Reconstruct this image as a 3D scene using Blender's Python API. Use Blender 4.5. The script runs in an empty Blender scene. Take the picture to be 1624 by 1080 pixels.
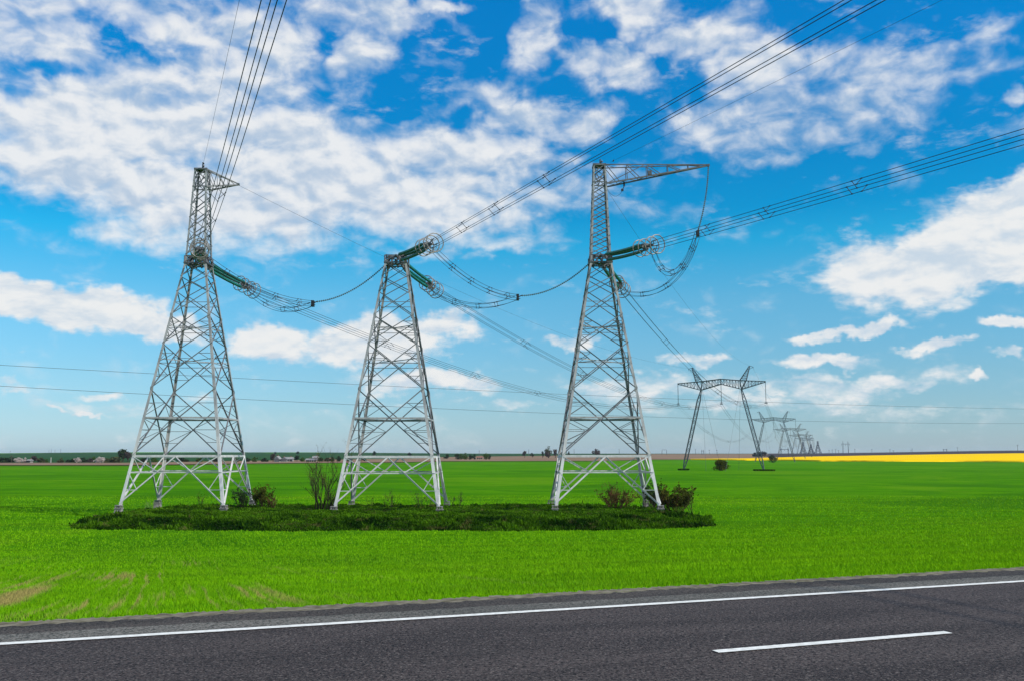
import bpy, bmesh, math, random
import numpy as np
from mathutils import Vector, Matrix

SC = bpy.context.scene
COL = SC.collection
R = math.radians
random.seed(7)
RNG = np.random.default_rng(11)

# ------------------------------------------------------------------ camera
FPX = 1500.0                      # focal length in pixels of the 1624 px wide photograph
PITCH = math.atan(179 / FPX)
CZ = 6.6
cam = bpy.data.cameras.new('camera')
cam.sensor_width = 36.0
cam.lens = 36.0 * FPX / 1624.0
cam.clip_start = 0.1
cam.clip_end = 20000
camo = bpy.data.objects.new('camera', cam)
COL.objects.link(camo)
camo.location = (0, 0, CZ)
camo.rotation_euler = (math.pi / 2 + PITCH, 0, 0)
SC.camera = camo
SC.render.resolution_x, SC.render.resolution_y = 1024, 680
SC.view_settings.view_transform = 'Standard'
SC.view_settings.look = 'None'
SC.view_settings.gamma = 1
SC.view_settings.exposure = 0.0
SC.cycles.max_bounces = 6
SC.cycles.transparent_max_bounces = 8

CP, SP = math.cos(PITCH), math.sin(PITCH)


def ray(px, py):
    u = (px - 812) / FPX
    v = (540 - py) / FPX
    return Vector((u, CP - v * SP, SP + v * CP))


def at_y(px, py, Y):
    d = ray(px, py)
    return Vector((0, 0, CZ)) + d * (Y / d.y)


# ------------------------------------------------------------------ sun
SUN_AZ, SUN_EL = R(117), R(40)    # azimuth from +Y towards +X
sdir = Vector((math.sin(SUN_AZ) * math.cos(SUN_EL), math.cos(SUN_AZ) * math.cos(SUN_EL), math.sin(SUN_EL)))
sl = bpy.data.lights.new('sun', 'SUN')
sl.energy = 4.6
sl.angle = R(0.5)
sl.color = (1.0, 0.94, 0.84)
so = bpy.data.objects.new('sun', sl)
COL.objects.link(so)
so.rotation_euler = (-sdir).to_track_quat('-Z', 'Y').to_euler()
so.location = (60, -40, 90)


# ------------------------------------------------------------------ node helper
class NT:
    def __init__(self, tree):
        self.t = tree

    def n(self, typ, **kw):
        nd = self.t.nodes.new(typ)
        for k, v in kw.items():
            setattr(nd, k, v)
        return nd

    def set(self, sock, v):
        if isinstance(v, bpy.types.NodeSocket):
            self.t.links.new(v, sock)
        elif v is not None:
            if isinstance(v, (tuple, list)) and sock.type == 'RGBA' and len(v) == 3:
                v = (*v, 1)
            sock.default_value = v

    def math(self, op, a, b=None, c=None, clamp=False):
        nd = self.n('ShaderNodeMath', operation=op, use_clamp=clamp)
        self.set(nd.inputs[0], a)
        self.set(nd.inputs[1], b)
        self.set(nd.inputs[2], c)
        return nd.outputs[0]

    def vmath(self, op, a, b=None, scale=None):
        nd = self.n('ShaderNodeVectorMath', operation=op)
        self.set(nd.inputs[0], a)
        self.set(nd.inputs[1], b)
        if scale is not None:
            self.set(nd.inputs['Scale'], scale)
        return nd.outputs['Value'] if op in ('LENGTH', 'DOT_PRODUCT', 'DISTANCE') else nd.outputs[0]

    def mapr(self, v, a, b, c=0.0, d=1.0, smooth=True):
        nd = self.n('ShaderNodeMapRange', interpolation_type='SMOOTHSTEP' if smooth else 'LINEAR')
        self.set(nd.inputs[0], v)
        for i, x in enumerate((a, b, c, d)):
            self.set(nd.inputs[1 + i], x)
        return nd.outputs[0]

    def noise(self, vec, scale, detail=4.0, rough=0.55, dist=0.0, out=0):
        nd = self.n('ShaderNodeTexNoise')
        self.set(nd.inputs['Vector'], vec)
        nd.inputs['Scale'].default_value = scale
        nd.inputs['Detail'].default_value = detail
        nd.inputs['Roughness'].default_value = rough
        nd.inputs['Distortion'].default_value = dist
        return nd.outputs[out]

    def mix(self, f, a, b, blend='MIX'):
        nd = self.n('ShaderNodeMix', data_type='RGBA', blend_type=blend)
        self.set(nd.inputs[0], f)
        self.set(nd.inputs[6], a)
        self.set(nd.inputs[7], b)
        return nd.outputs[2]

    def comb(self, x, y, z=0.0):
        nd = self.n('ShaderNodeCombineXYZ')
        for i, v in enumerate((x, y, z)):
            self.set(nd.inputs[i], v)
        return nd.outputs[0]


# ------------------------------------------------------------------ world: Nishita sky with clouds by direction
def build_world():
    w = bpy.data.worlds.new('World')
    SC.world = w
    w.use_nodes = True
    t = w.node_tree
    t.nodes.clear()
    N = NT(t)
    out = N.n('ShaderNodeOutputWorld')
    bg = N.n('ShaderNodeBackground')
    t.links.new(bg.outputs[0], out.inputs[0])
    sky = N.n('ShaderNodeTexSky', sky_type='NISHITA')
    sky.sun_disc = False
    sky.sun_elevation = SUN_EL
    sky.sun_rotation = SUN_AZ
    sky.altitude = 200
    sky.air_density = 1.0
    sky.dust_density = 0.3
    sky.ozone_density = 2.0
    tc = N.n('ShaderNodeTexCoord')
    d = tc.outputs['Generated']
    sep = N.n('ShaderNodeSeparateXYZ')
    t.links.new(d, sep.inputs[0])
    x, y, z = sep.outputs
    az = N.math('ARCTAN2', x, y)
    el = N.math('ARCSINE', z)
    ae = N.comb(az, el)
    # grade of the clear air by elevation: deeper and more cyan than the plain model
    rp = N.n('ShaderNodeValToRGB')
    stops = [(0.0, (.62, .90, 1.37)), (.025, (.61, .86, 1.27)), (.078, (.60, .88, 1.18)), (.158, (.58, .95, 1.17)), (.318, (.47, 1.13, 1.31)),
             (.437, (.10, 1.18, 1.45)), (.50, (.03, 1.03, 1.40)), (.62, (.02, .98, 1.45)), (.92, (.02, 1.13, 1.8)), (1.0, (.03, 1.1, 1.7))]
    cr = rp.color_ramp
    while len(cr.elements) < len(stops):
        cr.elements.new(0.5)
    for e_, (p_, c_) in zip(cr.elements, stops):
        e_.position = p_
        e_.color = tuple(v * 0.5 for v in c_) + (1,)
    N.set(rp.inputs[0], N.math('DIVIDE', el, 0.5))
    air = N.vmath('MULTIPLY', sky.outputs[0], N.vmath('SCALE', rp.outputs[0], scale=2.0))
    # warp
    wv = N.vmath('SUBTRACT', N.noise(ae, 7, 5, 0.6, out=1), (0.5, 0.5, 0.5))
    aew = N.vmath('ADD', ae, N.vmath('MULTIPLY', wv, (0.11, 0.06, 0.0)))
    wv2 = N.vmath('SUBTRACT', N.noise(ae, 22, 4, 0.6, out=1), (0.5, 0.5, 0.5))
    aew = N.vmath('ADD', aew, N.vmath('MULTIPLY', wv2, (0.05, 0.035, 0.0)))

    sp2 = N.n('ShaderNodeSeparateXYZ')
    t.links.new(aew, sp2.inputs[0])

    # each ellipse takes the running value as its (negligible) third coordinate: keeps the evaluation in order
    def ell(e, prev):
        cx, cy, rx, ry, wt = e[:5]
        rot = e[5] if len(e) > 5 else 0
        dd = ray(cx, cy).normalized()
        a0, e0 = math.atan2(dd.x, dd.y), math.asin(dd.z)
        k = 1 / (1 + ((cx - 812) / FPX) ** 2 + ((cy - 540) / FPX) ** 2) ** 0.5
        mp = N.n('ShaderNodeMapping', vector_type='TEXTURE')
        mp.inputs['Location'].default_value = (a0, e0, 0)
        mp.inputs['Rotation'].default_value = (0, 0, R(rot))
        mp.inputs['Scale'].default_value = (rx / FPX * k * 1.05, ry / FPX * k, 1e6)
        t.links.new(N.comb(sp2.outputs[0], sp2.outputs[1], 0.0 if prev is None else prev), mp.inputs['Vector'])
        return N.mapr(N.vmath('LENGTH', mp.outputs[0]), 1.35, 0.3, 0.0, wt)

    def union(lst, first=None):
        v = None
        for e in lst:
            q = ell(e, first if v is None else v)
            v = q if v is None else N.math('MAXIMUM', v, q)
        return v
    A = [(60, 50, 150, 90, .72), (230, 30, 170, 60, .85), (420, 70, 150, 90, .95), (570, 20, 170, 45, .7), (690, 2, 100, 14, .8),
         (200, 190, 300, 90, 1.22), (330, 320, 230, 90, 1.3, -8), (330, 130, 260, 60, .9), (500, 190, 150, 60, .85), (120, 160, 130, 50, .9), (120, 250, 150, 80, 1.2), (480, 260, 210, 110, 1.2),
         (640, 320, 260, 70, 1.1), (700, 250, 220, 60, .92), (850, 305, 150, 45, .6), (585, 88, 90, 55, .85),
         (760, 165, 90, 40, .7), (860, 195, 150, 38, .85), (850, 60, 70, 55, .85), (690, 85, 60, 22, .6), (960, 90, 90, 40, .8, -20), (1000, 110, 100, 40, .9, -8),
         (1010, 12, 110, 45, .95), (1110, 55, 130, 45, .85), (1200, 100, 130, 55, .9), (1180, 190, 150, 75, .72),
         (1320, 190, 180, 60, .6), (1440, 120, 170, 50, .55), (1572, 60, 45, 45, .55, 30), (1230, 235, 170, 25, .5), (1130, 240, 60, 10, .6),
         (1618, 160, 25, 22, .7), (885, 245, 50, 14, .6), (950, 265, 60, 14, .55), (1620, 200, 60, 18, .35),
         (660, 400, 120, 14, .5), (790, 380, 120, 18, .55), (250, 375, 150, 35, .9)]
    NEG = [(0, 400, 130, 110, .9), (60, 350, 60, 40, .6), (690, 65, 70, 40, .6), (640, 120, 60, 40, .45), (520, 75, 30, 30, .5),
           (500, 165, 40, 16, .4), (70, 97, 50, 13, .55), (200, 70, 50, 16, .6), (540, 165, 80, 22, .45), (15, 130, 20, 35, .4),
           (1075, 120, 60, 50, .5), (1040, 195, 60, 40, .5), (770, 25, 60, 40, .6), (720, 190, 40, 40, .5), (150, 35, 40, 14, .3), (240, 60, 80, 14, .35), (930, 40, 40, 30, .5), (1290, 40, 60, 40, .4), (620, 170, 50, 20, .4)]
    B = [(1535, 400, 205, 78, 1.3, 12), (1640, 340, 120, 60, 1.3, 20), (1510, 438, 165, 34, 1.2), (1360, 523, 100, 12, .85, 6), (1300, 534, 55, 9, .7),
         (1488, 543, 68, 14, .85), (1605, 515, 62, 14, .85), (1612, 560, 40, 9, .65), (1572, 589, 20, 8, .7),
         (90, 475, 180, 36, 1.05, -10), (210, 508, 130, 26, 1.0, -12), (430, 540, 95, 34, 1.05, 4), (590, 542, 150, 44, .95), (700, 520, 70, 30, .8),
         (40, 452, 90, 14, .6), (900, 541, 60, 14, .7), (690, 605, 120, 24, .75), (610, 588, 90, 14, .5), (1095, 572, 60, 13, .65),
         (1290, 566, 95, 14, .75), (1360, 598, 200, 18, .55), (1010, 610, 170, 30, .55), (1250, 615, 220, 28, .55), (1200, 640, 260, 20, .45),
         (160, 616, 45, 12, .6), (10, 606, 40, 14, .55), (90, 641, 26, 6, .6), (148, 646, 34, 6, .6), (1500, 640, 200, 20, .35), (400, 450, 90, 9, .3), (330, 590, 80, 14, .3), (200, 640, 250, 14, .28), (800, 640, 200, 14, .3)]
    uA = union(A)
    uN = union(NEG, uA)
    cB = union([(e[0], e[1], e[2] * (1 if e[2] > 120 and e[4] > 1 else .82), e[3] * (1 if e[4] > 1 else .85), e[4] if e[4] > .7 else e[4] * .85) + tuple(e[5:]) for e in B], uN)
    cA = N.math('SUBTRACT', uA, uN)
    # generic cover for the part of the sky behind the camera
    den = N.math('ADD', N.math('MAXIMUM', z, 0.0), 0.17)
    pl = N.comb(N.math('DIVIDE', x, den), N.math('DIVIDE', y, den))
    back = N.mapr(y, 0.35, -0.1, 0.0, 0.75)
    cA = N.math('MAXIMUM', cA, N.math('MULTIPLY', back, N.mapr(z, 0.1, 0.3)))
    n1 = N.noise(N.vmath('MULTIPLY', ae, (1.0, 1.35, 1.0)), 9.0, 6, 0.5, 0.4)
    n2 = N.noise(N.vmath('MULTIPLY', ae, (1.0, 1.6, 1.0)), 27.0, 5, 0.52, 0.3)
    nA = N.math('ADD', N.math('MULTIPLY', N.math('SUBTRACT', n1, 0.5), 1.25), N.math('MULTIPLY', N.math('SUBTRACT', n2, 0.5), 1.75))
    dA = N.math('ADD', N.math('MULTIPLY', cA, 1.10), nA)
    aA = N.math('MULTIPLY', N.mapr(dA, 0.04, 1.30), 0.96)
    n3 = N.noise(N.vmath('MULTIPLY', ae, (1.0, 2.0, 1.0)), 16, 7, 0.52, 0.2)
    n4 = N.noise(N.vmath('MULTIPLY', ae, (1.0, 2.4, 1.0)), 55, 6, 0.6, 0.2)
    nB = N.math('ADD', N.math('MULTIPLY', N.math('SUBTRACT', n3, 0.5), 1.3), N.math('MULTIPLY', N.math('SUBTRACT', n4, 0.5), 0.7))
    dB = N.math('ADD', cB, nB)
    aB = N.math('MULTIPLY', N.mapr(dB, 0.08, 0.72), 0.97)
    # relief: density sampled a little towards the sun
    n1b = N.noise(N.vmath('MULTIPLY', N.vmath('ADD', ae, (0.006, 0.012, 0)), (1.0, 1.35, 1.0)), 9.0, 4, 0.5, 0.4)
    n2b = N.noise(N.vmath('MULTIPLY', N.vmath('ADD', ae, (0.004, 0.008, 0)), (1.0, 1.6, 1.0)), 27.0, 4, 0.52, 0.3)
    rel = N.math('ADD', N.math('MULTIPLY', N.math('SUBTRACT', n1, n1b), 1.6), N.math('MULTIPLY', N.math('SUBTRACT', n2, n2b), 1.2))
    n3b = N.noise(N.vmath('MULTIPLY', N.vmath('ADD', ae, (0.004, 0.008, 0)), (1.0, 2.0, 1.0)), 16, 6, 0.6, 0.2)
    relB = N.math('MULTIPLY', N.math('SUBTRACT', n3, n3b), 1.8)
    fA = N.mapr(N.math('ADD', rel, N.math('MULTIPLY', N.math('SUBTRACT', dA, 1.0), -0.02)), -0.28, 0.22)
    fB = N.mapr(relB, -0.3, 0.2)
    colA = N.mix(fA, (4.9, 6.0, 7.4), (8.5, 8.65, 8.8))
    colB = N.mix(fB, (5.9, 6.9, 7.9), (8.7, 8.75, 8.7))
    c = N.mix(aB, air, colB)
    c = N.mix(aA, c, colA)
    N.set(bg.inputs['Color'], c)
    bg.inputs['Strength'].default_value = 0.1
    w.cycles.sampling_method = 'MANUAL'
    w.cycles.sample_map_resolution = 256


build_world()


# ------------------------------------------------------------------ materials
def new_mat(name):
    m = bpy.data.materials.new(name)
    m.use_nodes = True
    t = m.node_tree
    b = t.nodes['Principled BSDF']
    return m, NT(t), b


def mat_basic(name, col, col2=None, scale=4.0, rough=0.7, metal=0.0, bump=0.0, bscale=None, spec=0.4):
    m, N, b = new_mat(name)
    tc = N.n('ShaderNodeTexCoord').outputs['Object']
    if col2 is None:
        col2 = tuple(c * 0.72 for c in col)
    f = N.mapr(N.noise(tc, scale, 5, 0.6), 0.3, 0.7)
    N.set(b.inputs['Base Color'], N.mix(f, col, col2))
    b.inputs['Roughness'].default_value = rough
    b.inputs['Metallic'].default_value = metal
    b.inputs['Specular IOR Level'].default_value = spec
    if bump:
        bp = N.n('ShaderNodeBump')
        bp.inputs['Strength'].default_value = bump
        N.set(bp.inputs['Height'], N.noise(tc, bscale or scale * 4, 4, 0.6))
        N.set(b.inputs['Normal'], bp.outputs[0])
    return m


# road frame: a point on the near field edge line, direction along and across (away from camera)
E0 = Vector((0.0, 15.98, 4.0))
TD = Vector((math.cos(R(20.2)), math.sin(R(20.2)), 0))
ND = Vector((-TD.y, TD.x, 0))


def world_tr(N):
    """metres along the road, metres across it"""
    g = N.n('ShaderNodeNewGeometry').outputs['Position']
    p = N.vmath('SUBTRACT', g, tuple(E0))
    return g, N.vmath('DOT_PRODUCT', p, tuple(TD)), N.vmath('DOT_PRODUCT', p, tuple(ND))


def field_colour_group():
    g = bpy.data.node_groups.new('field_colour', 'ShaderNodeTree')
    g.interface.new_socket('Color', in_out='OUTPUT', socket_type='NodeSocketColor')
    g.interface.new_socket('Bare', in_out='OUTPUT', socket_type='NodeSocketFloat')
    N = NT(g)
    go = N.n('NodeGroupOutput')
    pos, ta, ra = world_tr(N)
    dist = N.vmath('LENGTH', pos)
    big = N.noise(N.vmath('MULTIPLY', pos, (0.012, 0.04, 0)), 1.0, 4, 0.55)
    med = N.noise(N.vmath('MULTIPLY', pos, (0.10, 0.35, 0)), 1.0, 5, 0.6)
    band = N.noise(N.vmath('MULTIPLY', pos, (0.004, 0.16, 0)), 1.0, 3, 0.6)
    fin = N.noise(pos, 1.6, 5, 0.65)
    c = N.mix(N.mapr(big, 0.32, 0.68), (0.082, 0.285, 0.003), (0.130, 0.350, 0.004))
    c = N.mix(N.math('MULTIPLY', N.mapr(med, 0.46, 0.64), 0.75), c, (0.046, 0.195, 0.003))
    flk = N.noise(N.vmath('MULTIPLY', pos, (0.8, 2.6, 0)), 1.0, 3, 0.6)
    c = N.mix(N.math('MULTIPLY', N.mapr(flk, 0.56, 0.68), 0.7), c, (0.030, 0.14, 0.004))
    c = N.mix(N.math('MULTIPLY', N.mapr(band, 0.46, 0.66), 0.75), c, (0.046, 0.20, 0.005))
    c = N.mix(N.math('MULTIPLY', N.mapr(fin, 0.5, 0.75), 0.4), c, (0.16, 0.33, 0.006))
    # broad sweeps of thinner and thicker crop, and faint wheel tracks left by the drill
    sw = N.noise(N.vmath('MULTIPLY', pos, (0.016, 0.022, 0)), 1.0, 5, 0.6, 1.2)
    c = N.mix(N.math('MULTIPLY', N.mapr(sw, 0.49, 0.62), 0.7), c, (0.040, 0.170, 0.006))
    c = N.mix(N.math('MULTIPLY', N.mapr(sw, 0.46, 0.34), 0.6), c, (0.165, 0.335, 0.010))
    sp_ = N.n('ShaderNodeSeparateXYZ')
    N.set(sp_.inputs[0], pos)
    yw = N.math('ADD', sp_.outputs[1], N.math('ADD', N.math('MULTIPLY', sp_.outputs[0], 0.05), N.math('MULTIPLY', N.noise(N.vmath('MULTIPLY', pos, (0.02, 0.0, 0)), 1.0, 2), 14.0)))
    tk = N.math('ABSOLUTE', N.math('SUBTRACT', N.math('FRACT', N.math('DIVIDE', yw, 31.0)), 0.5))
    t1 = N.mapr(N.math('ABSOLUTE', N.math('SUBTRACT', tk, 0.03)), 0.016, 0.006)
    c = N.mix(N.math('MULTIPLY', N.math('MULTIPLY', t1, N.mapr(med, 0.3, 0.55)), 0.75), c, (0.045, 0.12, 0.008))
    # mix in a deeper green with distance
    far = N.mapr(N.n('ShaderNodeSeparateXYZ').outputs[1] if False else dist, 150, 420)
    c = N.mix(N.math('MULTIPLY', far, 0.30), c, (0.068, 0.215, 0.010))
    # thin drilled rows where the soil and straw shows, running across from the road
    wob = N.math('MULTIPLY', N.math('SUBTRACT', N.noise(N.comb(N.math('MULTIPLY', ta, 0.3), N.math('MULTIPLY', ra, 0.10), 0), 1.0, 3, 0.6), 0.5), 0.8)
    tw = N.math('ADD', ta, wob)
    rows = N.noise(N.comb(N.math('MULTIPLY', tw, 5.2), N.math('MULTIPLY', ra, 0.022), 0), 1.0, 3, 0.6)
    patch = N.noise(N.comb(N.math('MULTIPLY', ta, 0.30), N.math('MULTIPLY', ra, 0.06), 0), 1.0, 2, 0.5)
    reg = N.math('MULTIPLY', N.mapr(ta, 9, -6), N.math('MULTIPLY', N.mapr(ra, 2.5, 7.0), N.mapr(ra, 62, 32)))
    st = N.math('ADD', N.math('SUBTRACT', rows, 0.60), N.math('MULTIPLY', N.math('SUBTRACT', patch, 0.5), 0.7))
    bare = N.math('MULTIPLY', N.mapr(st, -0.03, 0.13), N.math('MULTIPLY', reg, 0.85))
    c = N.mix(N.math('MULTIPLY', N.math('MULTIPLY', N.mapr(rows, 0.46, 0.36), reg), 0.55), c, (0.028, 0.13, 0.004))  # dark rows: soil shadow painted into the crop colour
    # one long bleached patch
    bx = N.n('ShaderNodeMapping', vector_type='TEXTURE')
    bx.inputs['Location'].default_value = (-9.2, 15.6, 0)
    bx.inputs['Scale'].default_value = (0.75, 9.5, 1)
    N.set(bx.inputs['Vector'], N.comb(N.math('ADD', ta, wob), ra, 0))
    bp = N.math('MULTIPLY', N.mapr(N.math('ADD', N.vmath('LENGTH', bx.outputs[0]), N.math('MULTIPLY', N.math('SUBTRACT', fin, 0.5), 1.6)), 1.05, 0.45), 0.95)
    bare = N.math('MAXIMUM', bare, bp)
    g.links.new(bare, go.inputs['Bare'])
    g.links.new(c, go.inputs['Color'])
    return g


FIELD = field_colour_group()


def mat_field():
    m, N, b = new_mat('field')
    gr = N.n('ShaderNodeGroup')
    gr.node_tree = FIELD
    pos = N.n('ShaderNodeNewGeometry').outputs['Position']
    fine = N.noise(N.vmath('MULTIPLY', pos, (1, 1, 0)), 5.0, 6, 0.7)
    c = N.mix(N.math('MULTIPLY', N.mapr(fine, 0.35, 0.7), 0.5), gr.outputs['Color'], (0.025, 0.15, 0.004))
    c = N.mix(N.math('MULTIPLY', gr.outputs['Bare'], 0.9), c, (0.33, 0.26, 0.10))
    N.set(b.inputs['Base Color'], c)
    b.inputs['Roughness'].default_value = 0.9
    b.inputs['Specular IOR Level'].default_value = 0.0
    bp = N.n('ShaderNodeBump')
    bp.inputs['Strength'].default_value = 0.9
    bp.inputs['Distance'].default_value = 0.5
    N.set(bp.inputs['Height'], N.noise(N.vmath('MULTIPLY', pos, (1, 1, 0)), 3.0, 8, 0.75))
    N.set(b.inputs['Normal'], bp.outputs[0])
    return m


def mat_blades(name, use_field=True, cols=None):
    """leaf or blade material: per-blade tint from the 'tint' attribute, light passing through"""
    m = bpy.data.materials.new(name)
    m.use_nodes = True
    t = m.node_tree
    t.nodes.clear()
    N = NT(t)
    out = N.n('ShaderNodeOutputMaterial')
    at = N.n('ShaderNodeAttribute', attribute_name='tint')
    f = at.outputs['Fac']
    if use_field:
        gr = N.n('ShaderNodeGroup')
        gr.node_tree = FIELD
        c = N.mix(f, N.mix(0.5, gr.outputs['Color'], (0.06, 0.22, 0.003)), N.mix(0.35, gr.outputs['Color'], (0.30, 0.56, 0.010)))
        c = N.vmath('MULTIPLY', c, (1.42, 1.34, 1.25))
        c = N.mix(N.math('MULTIPLY', gr.outputs['Bare'], 0.92), c, (0.42, 0.32, 0.12))
    else:
        c = N.mix(N.mapr(f, 0.0, 1.0, smooth=False), cols[0], cols[1])
        if len(cols) > 2:
            pos = N.n('ShaderNodeTexCoord').outputs['Object']
            c = N.mix(N.math('MULTIPLY', N.mapr(N.noise(pos, cols[3], 5, 0.65), 0.56, 0.68), 0.6), c, cols[2])
    d = N.n('ShaderNodeBsdfDiffuse')
    tr = N.n('ShaderNodeBsdfTranslucent')
    N.set(d.inputs[0], c)
    N.set(tr.inputs[0], c)
    mx = N.n('ShaderNodeMixShader')
    mx.inputs[0].default_value = 0.32
    if use_field:
        # young blades stand thick: shade them halfway towards the sward's own upward normal
        gn = N.n('ShaderNodeNewGeometry').outputs['Normal']
        nn = N.vmath('NORMALIZE', N.vmath('ADD', N.vmath('SCALE', gn, scale=0.45), (0, 0, 0.8)))
        N.set(d.inputs['Normal'], nn)
    t.links.new(d.outputs[0], mx.inputs[1])
    t.links.new(tr.outputs[0], mx.inputs[2])
    t.links.new(mx.outputs[0], out.inputs[0])
    return m


def mat_asphalt(name, base, worn, speck, tracks=False):
    m, N, b = new_mat(name)
    pos, ta, ra = world_tr(N)
    fine = N.noise(pos, 34, 3, 0.8)
    fine2 = N.noise(pos, 17, 5, 0.75)
    bl = N.noise(N.comb(N.math('MULTIPLY', ta, 0.16), N.math('MULTIPLY', ra, 0.9), 0), 1.0, 5, 0.6)
    c = N.mix(N.mapr(bl, 0.38, 0.62), base, worn)
    if tracks:
        # paler wheel paths along both lanes
        wv = N.math('ABSOLUTE', N.math('SUBTRACT', N.math('FRACT', N.math('DIVIDE', N.math('ADD', ra, 0.05), 1.9)), 0.5))
        c = N.mix(N.math('MULTIPLY', N.mapr(wv, 0.5, 0.12), 0.38), c, worn)
    vo = N.n('ShaderNodeTexVoronoi')
    N.set(vo.inputs['Vector'], pos)
    vo.inputs['Scale'].default_value = 46.0
    vs = N.n('ShaderNodeSeparateColor')
    N.set(vs.inputs[0], vo.outputs['Color'])
    stone = N.mix(vs.outputs[0], tuple(v * 0.25 for v in base), tuple(v * 2.6 for v in worn))
    stone = N.mix(N.math('MULTIPLY', N.mapr(vs.outputs[1], 0.6, 1.0), 0.5), stone, (worn[0] * 2.2, worn[1] * 1.5, worn[2] * 1.5))
    c = N.mix(0.5, c, N.mix(N.mapr(bl, 0.36, 0.62), N.mix(0.45, stone, (0, 0, 0)), stone))
    c = N.mix(N.math('MULTIPLY', N.mapr(vs.outputs[2], 0.86, 0.98), 0.8), c, speck)
    c = N.mix(N.math('MULTIPLY', N.mapr(fine, 0.53, 0.66), 0.5), c, speck)
    c = N.mix(N.mapr(fine2, 0.52, 0.40), c, tuple(v * 0.3 for v in base))
    N.set(b.inputs['Base Color'], c)
    b.inputs['Roughness'].default_value = 0.8
    b.inputs['Specular IOR Level'].default_value = 0.15
    bp = N.n('ShaderNodeBump')
    bp.inputs['Strength'].default_value = 0.7
    bp.inputs['Distance'].default_value = 0.02
    N.set(bp.inputs['Height'], fine2)
    N.set(b.inputs['Normal'], bp.outputs[0])
    return m


def mat_crop(name, c1, c2, c3, sx=0.01, sy=0.03):
    m, N, b = new_mat(name)
    pos = N.n('ShaderNodeNewGeometry').outputs['Position']
    a = N.noise(N.vmath('MULTIPLY', pos, (sx, sy, 0)), 1.0, 5, 0.6)
    f = N.noise(N.vmath('MULTIPLY', pos, (0.1, 0.1, 0.1)), 1.0, 6, 0.7)
    c = N.mix(N.mapr(a, 0.35, 0.65), c1, c2)
    c = N.mix(N.math('MULTIPLY', N.mapr(f, 0.52, 0.7), 0.6), c, c3)
    N.set(b.inputs['Base Color'], c)
    b.inputs['Roughness'].default_value = 0.9
    b.inputs['Specular IOR Level'].default_value = 0.0
    return m


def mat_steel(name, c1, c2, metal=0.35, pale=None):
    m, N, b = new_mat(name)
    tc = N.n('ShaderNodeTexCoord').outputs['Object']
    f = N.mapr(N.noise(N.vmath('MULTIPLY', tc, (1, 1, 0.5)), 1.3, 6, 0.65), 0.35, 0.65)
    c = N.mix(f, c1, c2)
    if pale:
        # lowest bays paler: sunlight on the lower steel put into the colour
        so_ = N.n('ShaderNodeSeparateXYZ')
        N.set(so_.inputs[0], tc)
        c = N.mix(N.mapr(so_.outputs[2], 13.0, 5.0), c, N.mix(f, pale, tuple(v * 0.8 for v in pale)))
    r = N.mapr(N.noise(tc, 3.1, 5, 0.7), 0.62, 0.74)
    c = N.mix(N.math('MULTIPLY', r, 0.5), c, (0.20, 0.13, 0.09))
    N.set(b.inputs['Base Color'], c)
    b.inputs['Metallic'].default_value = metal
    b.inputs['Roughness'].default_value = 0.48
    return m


M = {}
M['field'] = mat_field()
M['blades'] = mat_blades('grass_blades')
M['mound'] = mat_basic('mound_soil', (0.012, 0.045, 0.006), (0.030, 0.028, 0.012), 0.7, 0.95, bump=0.8, bscale=3, spec=0.0)
M['weeds'] = mat_blades('weed_leaves', False, [(0.006, 0.028, 0.003), (0.105, 0.250, 0.008), (0.15, 0.125, 0.045), 0.55])
M['asphalt'] = mat_asphalt('asphalt', (0.029, 0.023, 0.022), (0.055, 0.045, 0.042), (0.165, 0.140, 0.128), True)
M['shoulder'] = mat_asphalt('shoulder_asphalt', (0.033, 0.028, 0.024), (0.062, 0.053, 0.046), (0.13, 0.115, 0.10))
M['dust'] = mat_asphalt('grit_strip', (0.088, 0.085, 0.074), (0.125, 0.12, 0.105), (0.21, 0.20, 0.175))
M['gravel'] = mat_basic('pale_gravel', (0.22, 0.20, 0.155), (0.10, 0.09, 0.065), 5, 0.95, bump=1.0, bscale=30, spec=0.0)
M['paint'] = mat_basic('road_paint', (0.80, 0.79, 0.75), (0.58, 0.57, 0.53), 9, 0.7)
M['plough'] = mat_crop('ploughed_soil', (0.190, 0.125, 0.085), (0.255, 0.180, 0.125), (0.14, 0.10, 0.075))
M['plough_dark'] = mat_crop('dark_soil', (0.050, 0.046, 0.058), (0.065, 0.056, 0.064), (0.04, 0.036, 0.045))
M['rape'] = mat_crop('rapeseed', (0.84, 0.51, 0.003), (0.88, 0.58, 0.004), (0.68, 0.40, 0.003), 0.004, 0.02)
M['hill'] = mat_crop('hill_crop', (0.018, 0.062, 0.026), (0.030, 0.085, 0.030), (0.014, 0.050, 0.022), 0.004, 0.008)
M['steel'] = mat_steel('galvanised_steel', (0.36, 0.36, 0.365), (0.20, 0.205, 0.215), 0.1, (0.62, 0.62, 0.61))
M['steel_shaded'] = mat_steel('shaded_bracing_steel', (0.175, 0.175, 0.185), (0.10, 0.105, 0.115), 0.1)  # darker copy of the steel: shade of the flange undersides put into the colour
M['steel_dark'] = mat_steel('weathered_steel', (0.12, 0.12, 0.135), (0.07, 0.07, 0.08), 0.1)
M['steel_far'] = mat_steel('hazed_lattice_steel', (0.080, 0.092, 0.125), (0.06, 0.068, 0.092), 0.1)  # bluish: the haze of distance put into the steel colour
M['ring'] = mat_basic('ring_aluminium', (0.30, 0.28, 0.27), (0.18, 0.165, 0.16), 3, 0.4, 0.3)
M['glass'] = mat_basic('green_glass', (0.012, 0.150, 0.120), (0.006, 0.085, 0.075), 2, 0.12, spec=0.9)
M['glass_grey'] = mat_basic('grey_glass', (0.10, 0.15, 0.16), (0.05, 0.08, 0.09), 2, 0.2, spec=0.8)
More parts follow.
